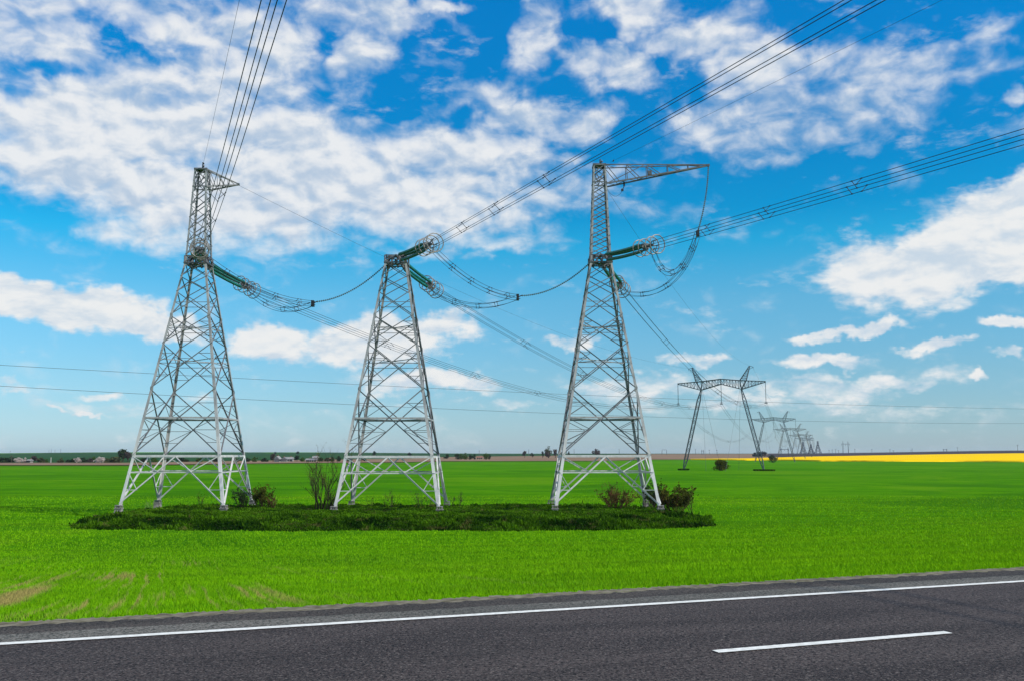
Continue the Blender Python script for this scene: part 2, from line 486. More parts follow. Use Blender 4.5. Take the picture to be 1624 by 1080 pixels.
M['wire'] = mat_basic('wire_aluminium', (0.010, 0.012, 0.020), (0.016, 0.018, 0.028), 0.5, 0.6, 0.0)
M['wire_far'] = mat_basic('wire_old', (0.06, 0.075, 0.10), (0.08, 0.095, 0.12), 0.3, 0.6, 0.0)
M['concrete'] = mat_basic('concrete', (0.30, 0.285, 0.27), (0.13, 0.125, 0.12), 5, 0.9, bump=0.4)
M['bark'] = mat_basic('bark', (0.060, 0.042, 0.030), (0.032, 0.024, 0.018), 5, 0.9, spec=0.1)
M['bark_red'] = mat_basic('reddish_bark', (0.13, 0.060, 0.040), (0.08, 0.035, 0.025), 5, 0.9, spec=0.1)
LEAF = {
    'spring': mat_blades('spring_leaves', False, [(0.07, 0.10, 0.012), (0.17, 0.20, 0.03)]),
    'bush': mat_blades('bush_leaves', False, [(0.025, 0.036, 0.008), (0.115, 0.125, 0.018), (0.20, 0.18, 0.020), 0.9]),
    'red': mat_blades('reddish_leaves', False, [(0.10, 0.055, 0.025), (0.21, 0.13, 0.045)]),
    'dark': mat_blades('dark_leaves', False, [(0.014, 0.030, 0.018), (0.045, 0.075, 0.030)]),
    'olive': mat_blades('olive_leaves', False, [(0.045, 0.055, 0.025), (0.11, 0.12, 0.05)]),
    'brown': mat_blades('purple_brown_twigs', False, [(0.055, 0.042, 0.040), (0.12, 0.09, 0.08)]),
    'blossom': mat_blades('blossom', False, [(0.42, 0.33, 0.31), (0.62, 0.55, 0.50)]),
    'green': mat_blades('fresh_leaves', False, [(0.03, 0.075, 0.015), (0.09, 0.16, 0.03)]),
    'navy': mat_blades('dark_blue_grove', False, [(0.012, 0.020, 0.028), (0.024, 0.036, 0.040)]),  # dark bluish leaf colour of the far grove
}
M['wall_w'] = mat_basic('white_wall', (0.33, 0.32, 0.30), (0.24, 0.235, 0.22), 1, 0.9)
M['wall_p'] = mat_basic('pinkish_wall', (0.45, 0.34, 0.28), (0.36, 0.27, 0.22), 1, 0.9)
M['roof_g'] = mat_basic('grey_roof', (0.20, 0.20, 0.21), (0.13, 0.13, 0.14), 1, 0.8)
M['roof_w'] = mat_basic('pale_roof', (0.28, 0.28, 0.275), (0.19, 0.19, 0.19), 1, 0.8)
M['roof_r'] = mat_basic('rust_roof', (0.24, 0.12, 0.08), (0.16, 0.08, 0.06), 1, 0.8)
M['window'] = mat_basic('window_glass', (0.03, 0.04, 0.05), (0.05, 0.06, 0.07), 1, 0.1)
M['wood'] = mat_basic('pole_wood', (0.12, 0.10, 0.085), (0.07, 0.06, 0.05), 2, 0.9)
M['pole_pale'] = mat_basic('pole_concrete', (0.38, 0.37, 0.33), (0.28, 0.27, 0.25), 2, 0.9)


# ------------------------------------------------------------------ mesh builder
class MB:
    def __init__(self):
        self.v, self.f = [], []

    def add(self, vs, fs):
        o = len(self.v)
        self.v.extend([tuple(p) for p in vs])
        self.f.extend([tuple(i + o for i in f) for f in fs])

    def angle(self, p0, p1, w, th, up):
        """an L-section member"""
        p0, p1 = Vector(p0), Vector(p1)
        a = (p1 - p0).normalized()
        e1 = Vector(up)
        e1 = (e1 - a * e1.dot(a))
        if e1.length < 1e-4:
            e1 = a.orthogonal()
        e1.normalize()
        e2 = a.cross(e1)
        prof = [(0, 0), (w, 0), (w, th), (th, th), (th, w), (0, w)]
        vs = [p0 + e1 * x + e2 * y for x, y in prof] + [p1 + e1 * x + e2 * y for x, y in prof]
        fs = [(i, (i + 1) % 6, (i + 1) % 6 + 6, i + 6) for i in range(6)]
        fs += [(3, 2, 1, 0), (5, 4, 3, 0), (6, 7, 8, 9), (6, 9, 10, 11)]
        self.add(vs, fs)

    def corner(self, p0, p1, d1, d2, w0, w1, th):
        """L-section corner leg whose flanges run along d1 and d2"""
        p0, p1, d1, d2 = Vector(p0), Vector(p1), Vector(d1), Vector(d2)
        vs = []
        for p, w in ((p0, w0), (p1, w1)):
            for x, y in [(0, 0), (w, 0), (w, th), (th, th), (th, w), (0, w)]:
                vs.append(p + d1 * x + d2 * y)
        fs = [(i, (i + 1) % 6, (i + 1) % 6 + 6, i + 6) for i in range(6)]
        fs += [(3, 2, 1, 0), (5, 4, 3, 0), (6, 7, 8, 9), (6, 9, 10, 11)]
        self.add(vs, fs)

    def bar(self, p0, p1, w, h=None, up=(0, 0, 1)):
        p0, p1 = Vector(p0), Vector(p1)
        h = h or w
        a = (p1 - p0).normalized()
        e1 = Vector(up)
        e1 = e1 - a * e1.dot(a)
        if e1.length < 1e-4:
            e1 = a.orthogonal()
        e1.normalize()
        e2 = a.cross(e1)
        vs = []
        for p in (p0, p1):
            for sx, sy in ((-1, -1), (1, -1), (1, 1), (-1, 1)):
                vs.append(p + e1 * (sx * h / 2) + e2 * (sy * w / 2))
        self.add(vs, [(0, 1, 5, 4), (1, 2, 6, 5), (2, 3, 7, 6), (3, 0, 4, 7), (3, 2, 1, 0), (4, 5, 6, 7)])

    def box(self, c, s):
        c = Vector(c)
        self.bar(c - Vector((0, 0, s[2] / 2)), c + Vector((0, 0, s[2] / 2)), s[1], s[0], (1, 0, 0))

    def frustum(self, c, z0, z1, w0, w1):
        vs = []
        for z, w in ((z0, w0), (z1, w1)):
            for sx, sy in ((-1, -1), (1, -1), (1, 1), (-1, 1)):
                vs.append((c[0] + sx * w / 2, c[1] + sy * w / 2, z))
        self.add(vs, [(0, 1, 5, 4), (1, 2, 6, 5), (2, 3, 7, 6), (3, 0, 4, 7), (3, 2, 1, 0), (4, 5, 6, 7)])

    def tube(self, pts, rad, seg=5):
        pts = [Vector(p) for p in pts]
        rs = rad if isinstance(rad, (list, tuple)) else [rad] * len(pts)
        o = len(self.v)
        ref = None
        n = len(pts)
        for i, p in enumerate(pts):
            a = (pts[min(i + 1, n - 1)] - pts[max(i - 1, 0)])
            a.normalize()
            if ref is None:
                ref = Vector((0, 0, 1)) if abs(a.z) < 0.9 else Vector((1, 0, 0))
            e1 = (ref - a * ref.dot(a)).normalized()
            ref = e1
            e2 = a.cross(e1)
            for k in range(seg):
                an = 2 * math.pi * k / seg
                self.v.append(tuple(p + (e1 * math.cos(an) + e2 * math.sin(an)) * rs[i]))
        for i in range(n - 1):
            for k in range(seg):
                k2 = (k + 1) % seg
                self.f.append((o + i * seg + k, o + i * seg + k2, o + (i + 1) * seg + k2, o + (i + 1) * seg + k))
        self.f.append(tuple(o + k for k in reversed(range(seg))))
        self.f.append(tuple(o + (n - 1) * seg + k for k in range(seg)))

    def ring(self, c, axis, rad, r, seg=28, s2=5):
        c, axis = Vector(c), Vector(axis).normalized()
        e1 = axis.orthogonal().normalized()
        e2 = axis.cross(e1)
        o = len(self.v)
        for i in range(seg):
            a = 2 * math.pi * i / seg
            d = e1 * math.cos(a) + e2 * math.sin(a)
            for k in range(s2):
                b = 2 * math.pi * k / s2
                self.v.append(tuple(c + d * (rad + r * math.cos(b)) + axis * (r * math.sin(b))))
        for i in range(seg):
            for k in range(s2):
                i2, k2 = (i + 1) % seg, (k + 1) % s2
                self.f.append((o + i * s2 + k, o + i2 * s2 + k, o + i2 * s2 + k2, o + i * s2 + k2))

    def lattice(self, A, B, n, cw, bw, skip=()):
        """four chords from quad A to quad B with zigzag bracing on each face"""
        A = [Vector(p) for p in A]
        B = [Vector(p) for p in B]
        for i in range(4):
            self.bar(A[i], B[i], cw)
        for fi in range(4):
            if fi in skip:
                continue
            a0, a1, b0, b1 = A[fi], A[(fi + 1) % 4], B[fi], B[(fi + 1) % 4]
            for k in range(n):
                t0, t1 = k / n, (k + 1) / n
                if (k + fi) % 2 == 0:
                    self.bar(a0.lerp(b0, t0), a1.lerp(b1, t1), bw)
                else:
                    self.bar(a1.lerp(b1, t0), a0.lerp(b0, t1), bw)
                if k:
                    self.bar(a0.lerp(b0, t0), a1.lerp(b1, t0), bw * 0.8)

    def build(self, name, mat, parent=None, origin=None, smooth=False, tint=None):
        me = bpy.data.meshes.new(name)
        if parent is not None and origin is None:
            origin = root_of(parent).get('_o')
            origin = Vector(origin) if origin else Vector()
        if origin is None:
            origin = Vector()
        org = Vector(origin)
        me.from_pydata([(p[0] - org.x, p[1] - org.y, p[2] - org.z) for p in self.v], [], self.f)
        if smooth:
            me.polygons.foreach_set('use_smooth', [True] * len(me.polygons))
        if tint is not None:
            at = me.attributes.new('tint', 'FLOAT', 'FACE')
            at.data.foreach_set('value', tint)
        me.materials.append(mat)
        ob = bpy.data.objects.new(name, me)
        COL.objects.link(ob)
        if parent is not None:
            ob.parent = parent
        else:
            ob.location = org
        return ob


def root_of(o):
    while o.parent is not None:
        o = o.parent
    return o


def tag(o, label, cat, group=None, kind=None):
    if label:
        o['label'] = label
        o['category'] = cat
    if group:
        o['group'] = group
    if kind:
        o['kind'] = kind
    return o


def thing(name, loc, label, cat, group=None, rz=0.0, local=False):
    """an Empty at the base of a thing; its parts are given in world coordinates unless local"""
    o = bpy.data.objects.new(name, None)
    o.empty_display_size = 0.5
    COL.objects.link(o)
    o.location = loc
    o.rotation_euler = (0, 0, rz)
    o['_o'] = (0, 0, 0) if local else tuple(loc)
    return tag(o, label, cat, group)


def copy_tree(o, parent=None):
    c = o.copy()
    COL.objects.link(c)
    c.parent = parent
    for ch in list(o.children):
        copy_tree(ch, c)
    return c


# ------------------------------------------------------------------ terrain
def sst(a, b, x):
    t = np.clip((x - a) / (b - a), 0, 1)
    return t * t * (3 - 2 * t)


def zf(x, y):
    x = np.asarray(x, float)
    y = np.asarray(y, float)
    r = (x - E0.x) * ND.x + (y - E0.y) * ND.y
    s = 1 - (1 - np.clip((r - 1.6) / 76, 0, 1)) ** 1.55
    z = 3.90 - 4.9 * s
    z = z + sst(105, 380, y) * 1.0
    yy = np.maximum(y, 1.0)
    k = x / yy
    z = z + 7.0 * sst(1300, 3000, y) + 4.2 * sst(0.0, -0.25, k) * sst(-0.62, -0.4, k) * sst(1100, 2600, y)
    z = z + 9.0 * sst(0.27, 0.56, k) * sst(800, 1700, y)
    z = z + 0.10 * np.sin(x * 0.05 + 1.3) * np.cos(y * 0.043) * sst(40, 120, y)
    # camera side of the road: a low bank
    bank = np.where(r < -9.0, 3.9 + 1.0 * sst(-9.0, -14, r), z)
    return np.where(r < -9.0, bank, np.where(r < 1.6, 3.90, z))


def zt(x, y):
    return float(zf(np.array([x]), np.array([y]))[0])


def hit(px, py, far=5200.0):
    d = ray(px, py)
    ts = np.concatenate([np.arange(5, 400, 0.5), np.geomspace(400, far, 1500)])
    X, Y, Z = d.x * ts, d.y * ts, CZ + d.z * ts
    b = np.nonzero(Z <= zf(X, Y))[0]
    i = b[0] if len(b) else len(ts) - 1
    return Vector((X[i], Y[i], float(zf(X[i], Y[i]))))


def grid_mesh(name, xs, ys, mat, zfun):
    X, Y = np.meshgrid(xs, ys)
    Z = zfun(X, Y)
    V = np.stack([X.ravel(), Y.ravel(), Z.ravel()], 1)
    nx, ny = X.shape[1], X.shape[0]
    i = np.arange(nx * ny).reshape(ny, nx)
    F = np.stack([i[:-1, :-1].ravel(), i[:-1, 1:].ravel(), i[1:, 1:].ravel(), i[1:, :-1].ravel()], 1)
    me = bpy.data.meshes.new(name)
    me.from_pydata(V.tolist(), [], F.tolist())
    me.polygons.foreach_set('use_smooth', [True] * len(me.polygons))
    me.materials.append(mat)
    ob = bpy.data.objects.new(name, me)
    COL.objects.link(ob)
    return ob


def axis(a, b, step, grow, lim0, lim1):
    c = list(np.arange(a, b + 1e-6, step))
    s = step
    while c[-1] < lim1:
        s *= grow
        c.append(c[-1] + s)
    s = step
    while c[0] > lim0:
        s *= grow
        c.insert(0, c[0] - s)
    return np.array(c)


xs = axis(-90, 110, 1.6, 1.16, -7000, 7000)
ys = axis(0, 160, 1.2, 1.07, -400, 9000)
tag(grid_mesh('field', xs, ys, M['field'], zf), None, None, kind='structure')


def drape(name, lower, upper, off, mat, skirt=0.0, cols=170, rows=14, x0=-260, x1=1900, far=6000):
    lp, up_ = np.array(lower, float), np.array(upper, float)
    pxs = np.linspace(max(x0, lp[0, 0]), min(x1, lp[-1, 0]), cols)
    V, F = [], []
    for px in pxs:
        a = hit(px, np.interp(px, lp[:, 0], lp[:, 1]), far)
        b = hit(px, np.interp(px, up_[:, 0], up_[:, 1]), far)
        if b.y < a.y + 3:
            b = a + Vector((a.x / a.y, 1, 0)) * 3
        for k in range(rows):
            t = k / (rows - 1)
            yy = a.y * (b.y / a.y) ** t
            tt = (yy - a.y) / (b.y - a.y)
            xx = a.x + (b.x - a.x) * tt
            V.append((xx, yy, zt(xx, yy) + off))
    for c in range(cols - 1):
        for k in range(rows - 1):
            i = c * rows + k
            F.append((i, i + rows, i + rows + 1, i + 1))
    if skirt:
        o = len(V)
        for c in range(cols):
            p = V[c * rows]
            V.append((p[0], p[1] - 0.3, p[2] - skirt))
        for c in range(cols - 1):
            F.append((o + c, o + c + 1, (c + 1) * rows, c * rows))
    mb = MB()
    mb.v, mb.f = V, F
    ob = mb.build(name, mat, smooth=True)
    return tag(ob, None, None, kind='structure')


drape('far_hill', [(-260, 734.2), (200, 733.8), (400, 730.5), (640, 727), (700, 725), (950, 721.5), (1040, 719.9), (1250, 719.6)],
      [(-260, 700), (1250, 700)], 0.25, M['hill'], far=9000)
drape('ploughed_field', [(-260, 738.5), (200, 738.2), (400, 735.4), (650, 733), (700, 731.6), (950, 731), (1040, 728.6), (1250, 729.0)],
      [(-260, 734.6), (200, 734.2), (400, 730.8), (650, 727), (700, 724.6), (950, 721.5), (1040, 719.8), (1250, 719.4)], 0.45, M['plough'])
drape('dark_field', [(1215, 724), (1300, 727), (1400, 727), (1900, 727)], [(1215, 719.5), (1250, 712), (1900, 700)], 0.6, M['plough_dark'], far=6000)
drape('rapeseed_field', [(1095, 728.8), (1180, 729.6), (1260, 730.0), (1300, 731.2), (1450, 731.6), (1624, 732.2), (1900, 733)],
      [(1095, 728.5), (1180, 727.6), (1260, 724.9), (1300, 724.1), (1400, 722.4), (1500, 720.8), (1624, 719.3), (1900, 717)], 1.1, M['rape'], skirt=1.1)


# ------------------------------------------------------------------ road
def strip(name, r0, r1, z, mat, t0=-140, t1=260, n=120, jit=0.0, jit0=0.0, thick=0.0):
    V, F = [], []
    for i in range(n + 1):
        t = t0 + (t1 - t0) * i / n
        a = r0 + (random.uniform(-jit0, jit0) if jit0 else 0)
        b = r1 + (random.uniform(-jit, jit) if jit else 0)
        for r in (a, b):
            p = E0 + TD * t + ND * r
            V.append((p.x, p.y, z))
    for i in range(n):
        F.append((2 * i, 2 * i + 2, 2 * i + 3, 2 * i + 1))
    mb = MB()
    mb.v, mb.f = V, F
    return tag(mb.build(name, mat), None, None, kind='structure')


strip('verge', 1.25, 2.0, 3.985, M['gravel'], n=3000, jit=0.09, t0=-60, t1=90)
strip('road', -9.0, 1.42, 4.0, M['asphalt'])
strip('road_shoulder', 0.72, 1.47, 4.004, M['shoulder'], n=2600, jit=0.11, jit0=0.04)
strip('grit_strip', 0.10, 0.76, 4.008, M['dust'], n=1600, jit=0.03)
strip('edge_line', -0.09, 0.085, 4.012, M['paint'], n=900, jit=0.006, jit0=0.006)
strip('edge_line', -7.70, -7.50, 4.012, M['paint'], n=200)
# centre dashes
pc = Vector((4.534, 13.563, 4.0))
rc = (pc - E0).dot(ND)
tc_ = (pc - E0).dot(TD)
for k in range(-2, 4):
    tt = tc_ + 12.0 * k
    strip('centre_dash', rc - 0.085, rc + 0.085, 4.012, M['paint'], tt - 1.97, tt + 1.97, 60, 0.004, 0.004)

# ------------------------------------------------------------------ mound the three posts stand on
MX0, MX1, MY0, MY1 = -48.9, 22.2, 96.0, 130.0


def mound_h(x, y):
    """0..1 height of the mound; soft rim of uneven width"""
    wob = 1.5 * np.sin(x * 0.23 + 0.6) * (np.abs(x + 13) < 28) + 1.1 * np.sin(x * 0.61 + 2.1) + 0.9 * np.sin(x * 1.7 + 0.4 * y) + 1.4 * np.sin(y * 0.45 + 1)
    cx, cy = (MX0 + MX1) / 2, (MY0 + MY1) / 2
    hx, hy = (MX1 - MX0) / 2, (MY1 - MY0) / 2
    rad = 13.0
    qx = np.maximum(np.abs(x - cx) - (hx - rad), 0)
    qy = np.maximum(np.abs(y - cy) - (hy - rad), 0)
    d = rad - np.hypot(qx, qy) + wob * 0.42     # distance inside the rim
    return d


def mound_z(x, y):
    d = mound_h(x, y)
    top = -0.10 + 0.10 * np.sin(x * 0.7) * np.sin(y * 0.6 + 1) + 0.18 * np.exp(-((x + 42) ** 2 + (y - 121) ** 2) / 20)
    base = zf(x, y) - 0.25
    s = np.clip(d / 7.5, -0.2, 1)
    s = np.where(s > 0, 1 - (1 - s) ** 1.9, s * 2)
    return base + (top - base) * s


mx = np.arange(MX0 - 2, MX1 + 2, 0.7)
my = np.arange(MY0 - 2, MY1 + 2, 0.7)
tag(grid_mesh('mound', mx, my, M['mound'], lambda X, Y: np.maximum(mound_z(X, Y), zf(X, Y) - 0.3)), None, None, kind='structure')


def blades_mesh(name, P, H, W, mat, lean=0.5, tint=None, quad=False):
    """one mesh of many single-triangle blades at points P"""
    n = len(P)
    a = RNG.uniform(0, 2 * np.pi, n)
    b = RNG.uniform(0, 2 * np.pi, n)
    side = np.stack([np.cos(a), np.sin(a), np.zeros(n)], 1) * W[:, None] * 0.5
    tip = np.stack([np.cos(b) * lean * H * RNG.uniform(0.2, 1, n), np.sin(b) * lean * H * RNG.uniform(0.2, 1, n), H], 1)
    if quad:
        up2 = tip * 0.55
        V = np.stack([P - side * 0.4, P + up2 + side * 1.2, P + tip, P + up2 - side * 1.2], 1).reshape(-1, 3)
        k = 4
    else:
        V = np.stack([P - side, P + side, P + tip], 1).reshape(-1, 3)
        k = 3
    me = bpy.data.meshes.new(name)
    me.vertices.add(k * n)
    me.vertices.foreach_set('co', V.astype(np.float32).ravel())
    me.loops.add(k * n)
    me.loops.foreach_set('vertex_index', np.arange(k * n, dtype=np.int32))
    me.polygons.add(n)
    me.polygons.foreach_set('loop_start', np.arange(0, k * n, k, dtype=np.int32))
    me.polygons.foreach_set('loop_total', np.full(n, k, dtype=np.int32))
    me.update(calc_edges=True)
    at = me.attributes.new('tint', 'FLOAT', 'FACE')
    at.data.foreach_set('value', (tint if tint is not None else RNG.uniform(0, 1, n)).astype(np.float32))
    me.materials.append(mat)
    ob = bpy.data.objects.new(name, me)
    COL.objects.link(ob)
    return ob


def grass():
    Ps, Hs, Ws = [], [], []
    for y0, y1, n, h, w in ((11, 20, 80000, .10, .016), (18, 30, 220000, .11, .018), (30, 48, 200000, .12, .028), (48, 75, 140000, .14, .050), (75, 112, 100000, .16, .085), (112, 170, 70000, .18, .14)):
        y = RNG.uniform(y0, y1, n)
        x = RNG.uniform(-0.66, 0.66, n) * (y + 6)
        r = (x - E0.x) * ND.x + (y - E0.y) * ND.y
        clump = np.sin(x * 5.1 + np.sin(y * 3.3)) * np.sin(y * 4.7 + np.sin(x * 2.9))
        keep = (r > 1.66 + 0.16 * np.sin(x * 0.9) * np.sin(x * 2.3) + 0.2 * np.sin(x * 3.1) * np.sin(x * 7.7) + 0.2 * RNG.uniform(-1, 1, n)) & (mound_h(x, y) < -0.1) & (clump + RNG.uniform(-1, 1.8, n) > -0.4)
        x, y = x[keep], y[keep]
        Ps.append(np.stack([x, y, zf(x, y) - 0.01], 1))
        Hs.append(h * RNG.uniform(0.5, 1.15, len(x)))
        Ws.append(w * RNG.uniform(0.7, 1.3, len(x)))
    ob = blades_mesh('grass', np.concatenate(Ps), np.concatenate(Hs), np.concatenate(Ws), M['blades'], 0.75)
    tag(ob, 'bright green young cereal grass covering the field beyond the road', 'grass', kind='stuff')


grass()


def weeds():
    n = 190000
    x = RNG.uniform(MX0 - 1.5, MX1 + 1.5, n)
    y = RNG.uniform(MY0 - 1.5, MY1 - 1, n)
    d = mound_h(x, y)
    keep = (d > -0.2 - RNG.exponential(0.18, n)) & ((y < 112) | (RNG.uniform(0, 1, n) < 0.5))
    x, y, d = x[keep], y[keep], d[keep]
    cl = np.sin(x * 1.3 + 2 * np.sin(y * 0.9)) * np.sin(y * 1.1 + 1.7 * np.sin(x * 0.6)) + 0.6 * np.sin(x * 3.1 + y * 2.3)
    h = 0.20 + 0.27 * np.clip(cl + 0.2, 0, 2)
    h = h * 0.85 * (1 + 0.7 * (RNG.uniform(0, 1, len(x)) < 0.008)) * RNG.uniform(0.5, 1.2, len(x)) * np.clip(1.25 - d / 16, 0.6, 1.2)
    front = np.clip(1 - d / 6.0, 0, 1)
    c2 = np.sin(x * 0.55 + 1.9 * np.sin(y * 0.4 + 1)) + np.sin(y * 0.8 + x * 0.35)
    tint = np.clip(0.34 + 0.24 * c2 + 0.22 * cl * 0.6 + RNG.normal(0, 0.2, len(x)) + 0.25 * (d > 5.5), 0, 1) * RNG.uniform(0.5, 1, len(x))
    P = np.stack([x, y, np.maximum(mound_z(x, y), zf(x, y)) - 0.03], 1)
    ob = blades_mesh('weeds', P, h, 0.10 + 0.09 * RNG.uniform(0, 1, len(x)), M['weeds'], 0.7, tint, quad=True)
    tag(ob, 'dark green weeds and rough grass covering the mound under the three pylons', 'weeds', kind='stuff')


weeds()

# ------------------------------------------------------------------ tension posts
HB, HK, ZK = 6.35, 1.38, 30.9      # half width at the base, at the waist, waist height


def half(z):
    return HB + (HK - HB) * z / ZK


def tension_post(name, loc, label, mast_top=None, mast_n=8, arm=None):
    T = thing(name, loc, label, 'pylon', 'lattice tension pylons standing on the mound', local=True)
    st, sd = M['steel'], M['steel_dark']
    corners = [(-1, -1), (1, -1), (1, 1), (-1, 1)]
    for sx, sy in corners:
        mb = MB()
        zc = [0.55, 6.4, 14.6, 23.9, ZK]
        wv = [0.37, 0.35, 0.31, 0.27, 0.24]
        for i in range(4):
            a = (sx * half(zc[i]), sy * half(zc[i]), zc[i])
            b = (sx * half(zc[i + 1]), sy * half(zc[i + 1]), zc[i + 1])
            mb.corner(a, b, (-sx, 0, 0), (0, -sy, 0), wv[i], wv[i + 1], 0.05)
            # splice plate
            mb.box((b[0] - sx * 0.16, b[1] - sy * 0.02, b[2] - 0.1), (0.34, 0.09, 0.7))
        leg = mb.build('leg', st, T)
        ft = MB()
        c = (sx * half(0) - sx * 0.1, sy * half(0) - sy * 0.1)
        ft.frustum(c, -0.75, 0.10, 0.95, 0.70)
        ft.box((c[0], c[1], 0.15), (0.86, 0.86, 0.10))
        ft.box((c[0], c[1], 0.50), (0.74, 0.74, 0.08))
        for bx in (-0.28, 0.28):
            for by in (-0.28, 0.28):
                ft.box((c[0] + bx, c[1] + by, 0.34), (0.13, 0.13, 0.24))
        ft.box((c[0], c[1], 0.34), (0.08, 0.62, 0.24))
        ft.build('foot', M['concrete'], leg)
    # bracing of each face
    nodes = [6.4, 14.6, 20.3, 23.9, 27.0, 29.0, ZK]
    zA = 4.45
    for ax, sg in ((0, -1), (1, 1), (0, 1), (1, -1)):
        mb = MB()

        def P(u, z, inn=0.0):
            h = half(z) - 0.06 - inn
            return Vector((u * half(z), sg * h, z)) if ax == 0 else Vector((sg * h, u * half(z), z))
        inward = Vector((0, -sg, 0)) if ax == 0 else Vector((-sg, 0, 0))

        def L(p, q, w):
            w *= 0.92
            d = (q - p).normalized()
            mb.angle(p - inward * 0.0, q, w, 0.035, d.cross(inward) if abs(d.z) > 0.02 else Vector((0, 0, -1)))
        # bottom: inverted V from the feet to the middle of the belt, with a cross rail
        top = P(0, 6.25)
        for s in (-1, 1):
            f = P(s * 0.985, 0.7)
            L(f, top, 0.19)
            q = f.lerp(top, (zA - 0.7) / (6.25 - 0.7))
            L(P(s, zA), q, 0.17)
            L(q, P(s * 0.98, 6.3), 0.12)
            q2 = f.lerp(top, (2.35 - 0.7) / 5.55)
            L(P(s, 2.35), q2, 0.10)
            L(q2, P(s * 0.99, zA), 0.10)
        L(P(-1, zA, .05), P(1, zA, .05), 0.15)
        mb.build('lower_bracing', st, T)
        mb = MB()
        for i in range(6):
            z0, z1 = nodes[i], nodes[i + 1]
            h0, h1 = half(z0), half(z1)
            zc = z0 + (z1 - z0) * h0 / (h0 + h1)
            w = (0.15, 0.13, 0.12, 0.11, 0.11, 0.10)[i]
            a0, a1, b0, b1 = P(-1, z0), P(1, z0), P(-1, z1), P(1, z1)
            L(a0, b1, w)
            L(a1 + inward * 0.05, b0 + inward * 0.05, w)
            if i < 4 and i != 0:
                L(P(-1, zc, .02), P(1, zc, .02), 0.08)
            if i < 3:
                c = P(0, zc)
                for s in (-1, 1):
                    lo, hi = (a0, b0) if s < 0 else (a1, b1)
                    ks = (0.34, 0.67) if i == 0 else (0.5,)
                    prev = None
                    for kk in ks:
                        zz = z0 + (zc - z0) * kk
                        qd = lo.lerp(c, kk)
                        L(P(s, zz, .03), qd, 0.07)
                        if prev is not None:
                            L(P(s, prev, .03), qd, 0.07)
                        prev = zz
                    L(lo.lerp(c, ks[-1]), P(s, zc - 0.1, .03), 0.08)
                    ks2 = (0.5,)
                    for kk in ks2:
                        zz = zc + (z1 - zc) * kk
                        qd = c.lerp(hi, kk)
                        L(P(s, zz, .03), qd, 0.07)
                        L(qd, P(s, zc + 0.1, .03), 0.07)
        mb.build('upper_bracing', M['steel_shaded'], T)
    # belts: double beams with a plan diamond
    for z, hh in ((6.4, 0.22), (11.05, 0.18)):
        mb = MB()
        h = half(z)
        for i in range(4):
            a = Vector((corners[i][0] * h, corners[i][1] * h, z))
            b = Vector((corners[(i + 1) % 4][0] * h, corners[(i + 1) % 4][1] * h, z))
            mb.angle(a, b, hh, 0.04, (0, 0, -1))
            mb.bar(a * 0.965 + Vector((0, 0, z * 0.035 + 0.02)), b * 0.965 + Vector((0, 0, z * 0.035 + 0.02)), 0.2, 0.05)
        mids = [Vector((0, -h, z + .03)), Vector((h, 0, z + .03)), Vector((0, h, z + .03)), Vector((-h, 0, z + .03))]
        for i in range(4):
            mb.angle(mids[i], mids[(i + 1) % 4], 0.12, 0.03, (0, 0, -1))
        mb.build('belt', st, T)
    for z in (18.3, 22.5):
        mb = MB()
        h = half(z)
        mids = [Vector((0, -h, z)), Vector((h, 0, z)), Vector((0, h, z)), Vector((-h, 0, z))]
        cs = [Vector((sx * h, sy * h, z)) for sx, sy in corners]
        mb.bar(cs[0], cs[2], 0.09)
        mb.bar(cs[1] + Vector((0, 0, .1)), cs[3] + Vector((0, 0, .08)), 0.09)
        mb.build('plan_bracing', st, T)
    # waist: a dense frame that takes the strings
    mb = MB()
    for z, hh, w in ((ZK - 0.1, HK + 0.06, 0.16), (ZK + 0.85, HK - 0.10, 0.09)):
        for i in range(4):
            a = Vector((corners[i][0] * hh, corners[i][1] * hh, z))
            b = Vector((corners[(i + 1) % 4][0] * hh, corners[(i + 1) % 4][1] * hh, z))
            mb.bar(a, b, 0.12, w)
        mb.bar((-hh, 0, z), (hh, 0, z), 0.16, 0.2)
        mb.bar((0, -hh, z + .01), (0, hh, z + .01), 0.16, 0.2)
        mb.bar((-hh, -hh, z + .02), (hh, hh, z + .02), 0.1, 0.14)
        mb.bar((-hh, hh, z + .03), (hh, -hh, z + .03), 0.1, 0.14)
    for i in range(4):
        a = Vector((corners[i][0] * HK, corners[i][1] * HK, ZK))
        b = Vector((corners[(i + 1) % 4][0] * HK, corners[(i + 1) % 4][1] * HK, ZK))
        up = Vector((0, 0, 0.85))
        mb.bar(a, a + up, 0.12)
        mb.bar(a, a.lerp(b, .5) + up, 0.09)
        mb.bar(b, a.lerp(b, .5) + up, 0.09)
        mid = a.lerp(b, .5)
        for k in (-0.3, 0.0, 0.3):
            dd = (b - a).normalized()
            mb.bar(mid + dd * k * 2.4 + Vector((0, 0, -0.3)), Vector((mid.x * 0.6, mid.y * 0.6, mid.z)) + dd * (k * 1.4 + 0.35) + Vector((0, 0, 0.75 + 0.5 * abs(k))), 0.15)
    mb.build('waist_frame', sd, T)
